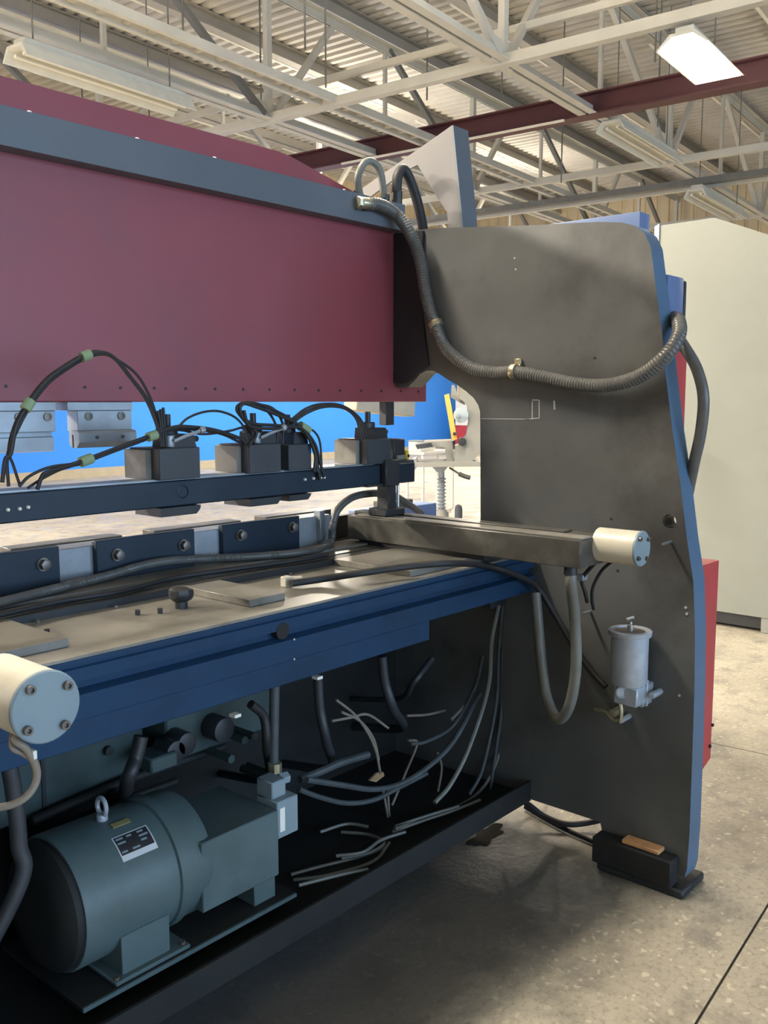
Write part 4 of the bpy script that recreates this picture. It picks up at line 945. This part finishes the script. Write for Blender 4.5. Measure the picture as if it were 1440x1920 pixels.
# scrap of card glowing in the hollow
cp = PY(705, 1458, 1.86)
b = B_(); prism(b, [(cp.x-0.035, cp.z+0.002), (cp.x-0.005, cp.z-0.012), (cp.x+0.035, cp.z-0.004), (cp.x+0.03, cp.z+0.010), (cp.x, cp.z+0.016)], 1, 1.855, 1.862); tag(obj('card_scrap', b, CARD), 'torn tan scrap of card caught among the cables', 'scrap')
# hose trailing under the frame
hose('floor_hose', 'black hose trailing out under the side frame onto the floor', [PZ(930, 1480, 0.12), PZ(985, 1505, 0.09), PZ(1020, 1530, 0.05), PZ(1060, 1545, 0.03), PZ(1100, 1543, 0.03), PZ(1135, 1535, 0.05)], 0.010, RUBBER)
hose('floor_pipe', 'thin dark rod lying on the floor behind the foot', [PZ(985, 1513, 0.012), PZ(1050, 1550, 0.012), PZ(1140, 1590, 0.012)], 0.008, DARK, cat='rod')

# ================================================================== things behind the machine
cab = thing('machine_enclosure', 'large plain putty coloured machine enclosure standing at the right', 'enclosure', (6.2, 1.6, 0))
XC = 5.86
cy = [PX(1237, 426, XC), PX(1340, 408, XC), PX(1460, 446, XC)]
b = B_(); prism(b, [(cy[0].y, 0.10), (cy[0].y, cy[0].z+0.01), (cy[1].y, cy[1].z), (cy[2].y, cy[2].z), (0.9, 2.0), (0.9, 0.10)], 0, XC, XC+1.6); obj('enclosure_body', b, CABINET, cab, ang=20)
b = B_(); box(b, (XC+0.03, 1.0, 0.02), (XC+1.55, cy[0].y-0.03, 0.101)); obj('toe_recess', b, BLACK, cab)
for yy in (PX(1432, 1170, XC).y, cy[0].y-0.1):
    b = B_(); box(b, (XC+0.005, yy-0.05, 0.0), (XC+0.10, yy+0.02, 0.10), bev=0.004); obj('leveling_foot', b, SAW, cab)
b = B_(); prism(b, [(cy[0].y-0.002, 2.0), (cy[0].y-0.002, cy[0].z+0.02), (cy[0].y+0.03, cy[0].z+0.005), (cy[0].y+0.03, 2.0)], 0, XC-0.012, XC+0.5); obj('corner_flange', b, TOOL, cab)

# band saw beyond the throat, drawn in the vertical plane square to the sight line
SD = 7.7
sp = PZ(840, 866, 0.95)
sdir = Vector((sp.x, sp.y, 0)).normalized(); srt = Vector((sdir.y, -sdir.x, 0)); so = Vector((sp.x, sp.y, 0))
SM = Matrix((srt, sdir, Vector((0, 0, 1)))).transposed().to_4x4(); SM.translation = so
def S(x, y):
    """pixel -> (right, up) in the saw's plane"""
    r = FW + RT*((x-CX)/FPX) + UP*((CY-y)/FPX)
    t = (so-CAM).dot(sdir)/r.dot(sdir); q = CAM+r*t-so
    return (q.dot(srt), q.z)
bs = thing('band_saw', 'grey tilting band saw with a yellow blade guard beyond the throat', 'band saw', so)
def sprism(name, pl, d0, d1, material, holes=()):
    b = B_(); prism(b, [S(*q) for q in pl], 1, d0, d1, [[S(*q) for q in h] for h in holes]); bmesh.ops.transform(b, matrix=SM, verts=b.verts); return obj(name, b, material, bs)
sprism('saw_frame', [(862, 735), (885, 737), (903, 760), (912, 800), (905, 840), (893, 855), (882, 867), (852, 867), (853, 835), (862, 832), (874, 815), (878, 790), (876, 760), (868, 752), (861, 748)], -0.10, 0.12, SAW)
sprism('head_casting', [(845, 745), (847, 722), (852, 722), (858, 740), (868, 745), (872, 760), (862, 755)], -0.06, 0.06, SAW)
sprism('blade_guard', [(833, 741), (842, 738), (857, 822), (848, 826)], -0.14, -0.08, ORANGE)
sprism('guard_back', [(834, 741), (837, 740), (851, 826), (847, 827)], -0.08, -0.03, SAW)
sprism('saw_bed', [(795, 828), (848, 826), (852, 867), (838, 867), (834, 838), (800, 838)], -0.05, 0.35, SAW)
sprism('saw_table', [(780, 864), (905, 863), (905, 871), (783, 872)], -0.25, 0.25, SAW)
sprism('vise_jaw', [(776, 858), (782, 856), (784, 872), (778, 880)], -0.22, 0.0, TOOL)
sprism('coolant_tray', [(780, 832), (808, 828), (812, 836), (784, 840)], -0.2, 0.2, BLOCK)
sprism('pivot_cone', [(808, 871), (842, 871), (832, 884), (819, 884)], -0.08, 0.08, ALU)
def scyl(name, q, r, d0, d1, material, n=24):
    b = B_(); c = S(*q); cyl(b, (c[0], d0, c[1]), (c[0], d1, c[1]), r, n=n, bev=0.004); bmesh.ops.transform(b, matrix=SM, verts=b.verts); return obj(name, b, material, bs)
scyl('band_wheel', (864, 778), 0.062, -0.15, -0.09, mat('wheel_blue_grey', (0.30, 0.35, 0.38), 0.4)); scyl('wheel_hub', (858, 779), 0.018, -0.22, -0.14, TOOL)
scyl('guide_roller', (852, 812), 0.014, -0.18, -0.12, BLACK, 12); scyl('motor_boss', (866, 827), 0.035, -0.14, -0.08, BLACK, 14)
b = B_(); c = S(828, 884); f = S(828, 955)
tube(b, [(c[0], 0, c[1]), (c[0], 0, 0.56)], 0.026, 12, 2)
z = c[1]-0.05
while z > 0.34:
    lathe(b, (c[0], 0, z), (0, 0, -1), [(0.026, 0), (0.040, 0.010), (0.040, 0.013), (0.026, 0.023)], 14); z -= 0.030
cyl(b, (c[0], 0, 0.0), (c[0], 0, 0.60), 0.026, n=12)
bmesh.ops.transform(b, matrix=SM, verts=b.verts); obj('jack_screw', b, TOOL, bs)
b = B_(); lathe(b, (c[0], 0, 0), (0, 0, 1), [(0.28, 0), (0.28, 0.03), (0.10, 0.06), (0.07, 0.40), (0.06, 0.52), (0.04, 0.55)], 20); bmesh.ops.transform(b, matrix=SM, verts=b.verts); obj('pedestal', b, SAW, bs)
b = B_(); a = S(843, 874); d = S(860, 884); e = S(880, 891); tube(b, [(a[0], -0.2, a[1]), (d[0], -0.25, d[1])], 0.008, 8, 2); tube(b, [(d[0], -0.25, d[1]), ((d[0]+e[0])/2, -0.26, (d[1]+e[1])/2-0.004), (e[0], -0.27, e[1])], 0.018, 8, 5); bmesh.ops.transform(b, matrix=SM, verts=b.verts); obj('clamp_handle', b, BLACK, bs)
# smaller things round the saw
dp = so + srt*0.085 - sdir*0.55
zk = EYE-(945-753)/FPX*dp.length
b = B_(); lathe(b, (dp.x, dp.y, 0), (0, 0, 1), [(0.12, 0), (0.12, 0.02), (0.03, 0.03), (0.03, zk-0.04), (0.024, zk-0.01), (0.008, zk)], 14); tag(obj('bollard', b, BLOCK), 'dark round topped post standing in front of the band saw', 'post')
def bb(name, lo, hi, material, parent, bev=0.005):
    b = B_(); box(b, lo, hi, bev=bev, mtx=RB); return obj(name, b, material, parent)
t_ = thing('work_bench', 'small white topped bench left of the band saw', 'bench', W(10.2, 6.9, 0))
bb('bench_top', (9.95, 6.72, 0.76), (10.75, 7.05, 0.80), WHITE, t_)
for u in (9.99, 10.71):
    for v in (6.76, 7.01): bb('bench_leg', (u-0.015, v-0.015, 0), (u+0.015, v+0.015, 0.76), WHITE, t_, 0)
t_ = thing('parts_bin', 'white bin on the small bench behind the back gauge end', 'bin', W(10.05, 6.88, 0.8))
bb('bin_body', (9.97, 6.78, 0.801), (10.15, 6.98, 0.93), WHITE, t_); bb('bin_lid', (9.96, 6.77, 0.93), (10.16, 6.99, 0.945), CAPM, t_)
for i_, (u, v, lab) in enumerate(((10.30, 6.85, 'small pale can standing beside the white bin'), (10.45, 6.92, 'small pale jar standing nearest the band saw'))):
    b = B_(); q = W(u, v, 0.801); lathe(b, q, (0, 0, 1), [(0.04, 0), (0.042, 0.09), (0.03, 0.10), (0.03, 0.12), (0.002, 0.122)], 14); tag(obj('jar', b, WHITE), lab, 'jar')
t_ = thing('tool_cabinet', 'red and white cabinet far off by the end wall behind the band saw', 'cabinet', W(23.8, 14.3, 0))
bb('cabinet_base', (23.5, 13.6, 0), (24.2, 14.75, 0.75), REDBOX, t_); bb('cabinet_top', (23.5, 13.6, 0.75), (24.2, 14.75, 1.55), WHITE, t_)
b = B_(); cyl(b, W(23.49, 14.2, 1.25), W(23.51, 14.2, 1.25), 0.06, n=14); obj('red_knob', b, REDBOX, t_)

# oil puddle on the floor
b = B_(); pu_ = PZ(912, 1566, 0)
n_ = 22; n_ = 40; rr = [0.045*(0.9+0.22*math.sin(2*math.pi*k/n_*2+1)+0.16*math.sin(2*math.pi*k/n_*5)+0.08*math.sin(2*math.pi*k/n_*9+2)) for k in range(n_)]
prism(b, [(pu_.x+1.9*rr[k]*math.cos(2*math.pi*k/n_), pu_.y+rr[k]*math.sin(2*math.pi*k/n_)) for k in range(n_)], 2, 0.0002, 0.0022)
tag(obj('oil_puddle', b, mat('wet_oil', (0.008, 0.008, 0.008), 0.06, var=0.0, spec=0.6)), 'small glossy black oil puddle on the floor by the base rail', 'puddle')
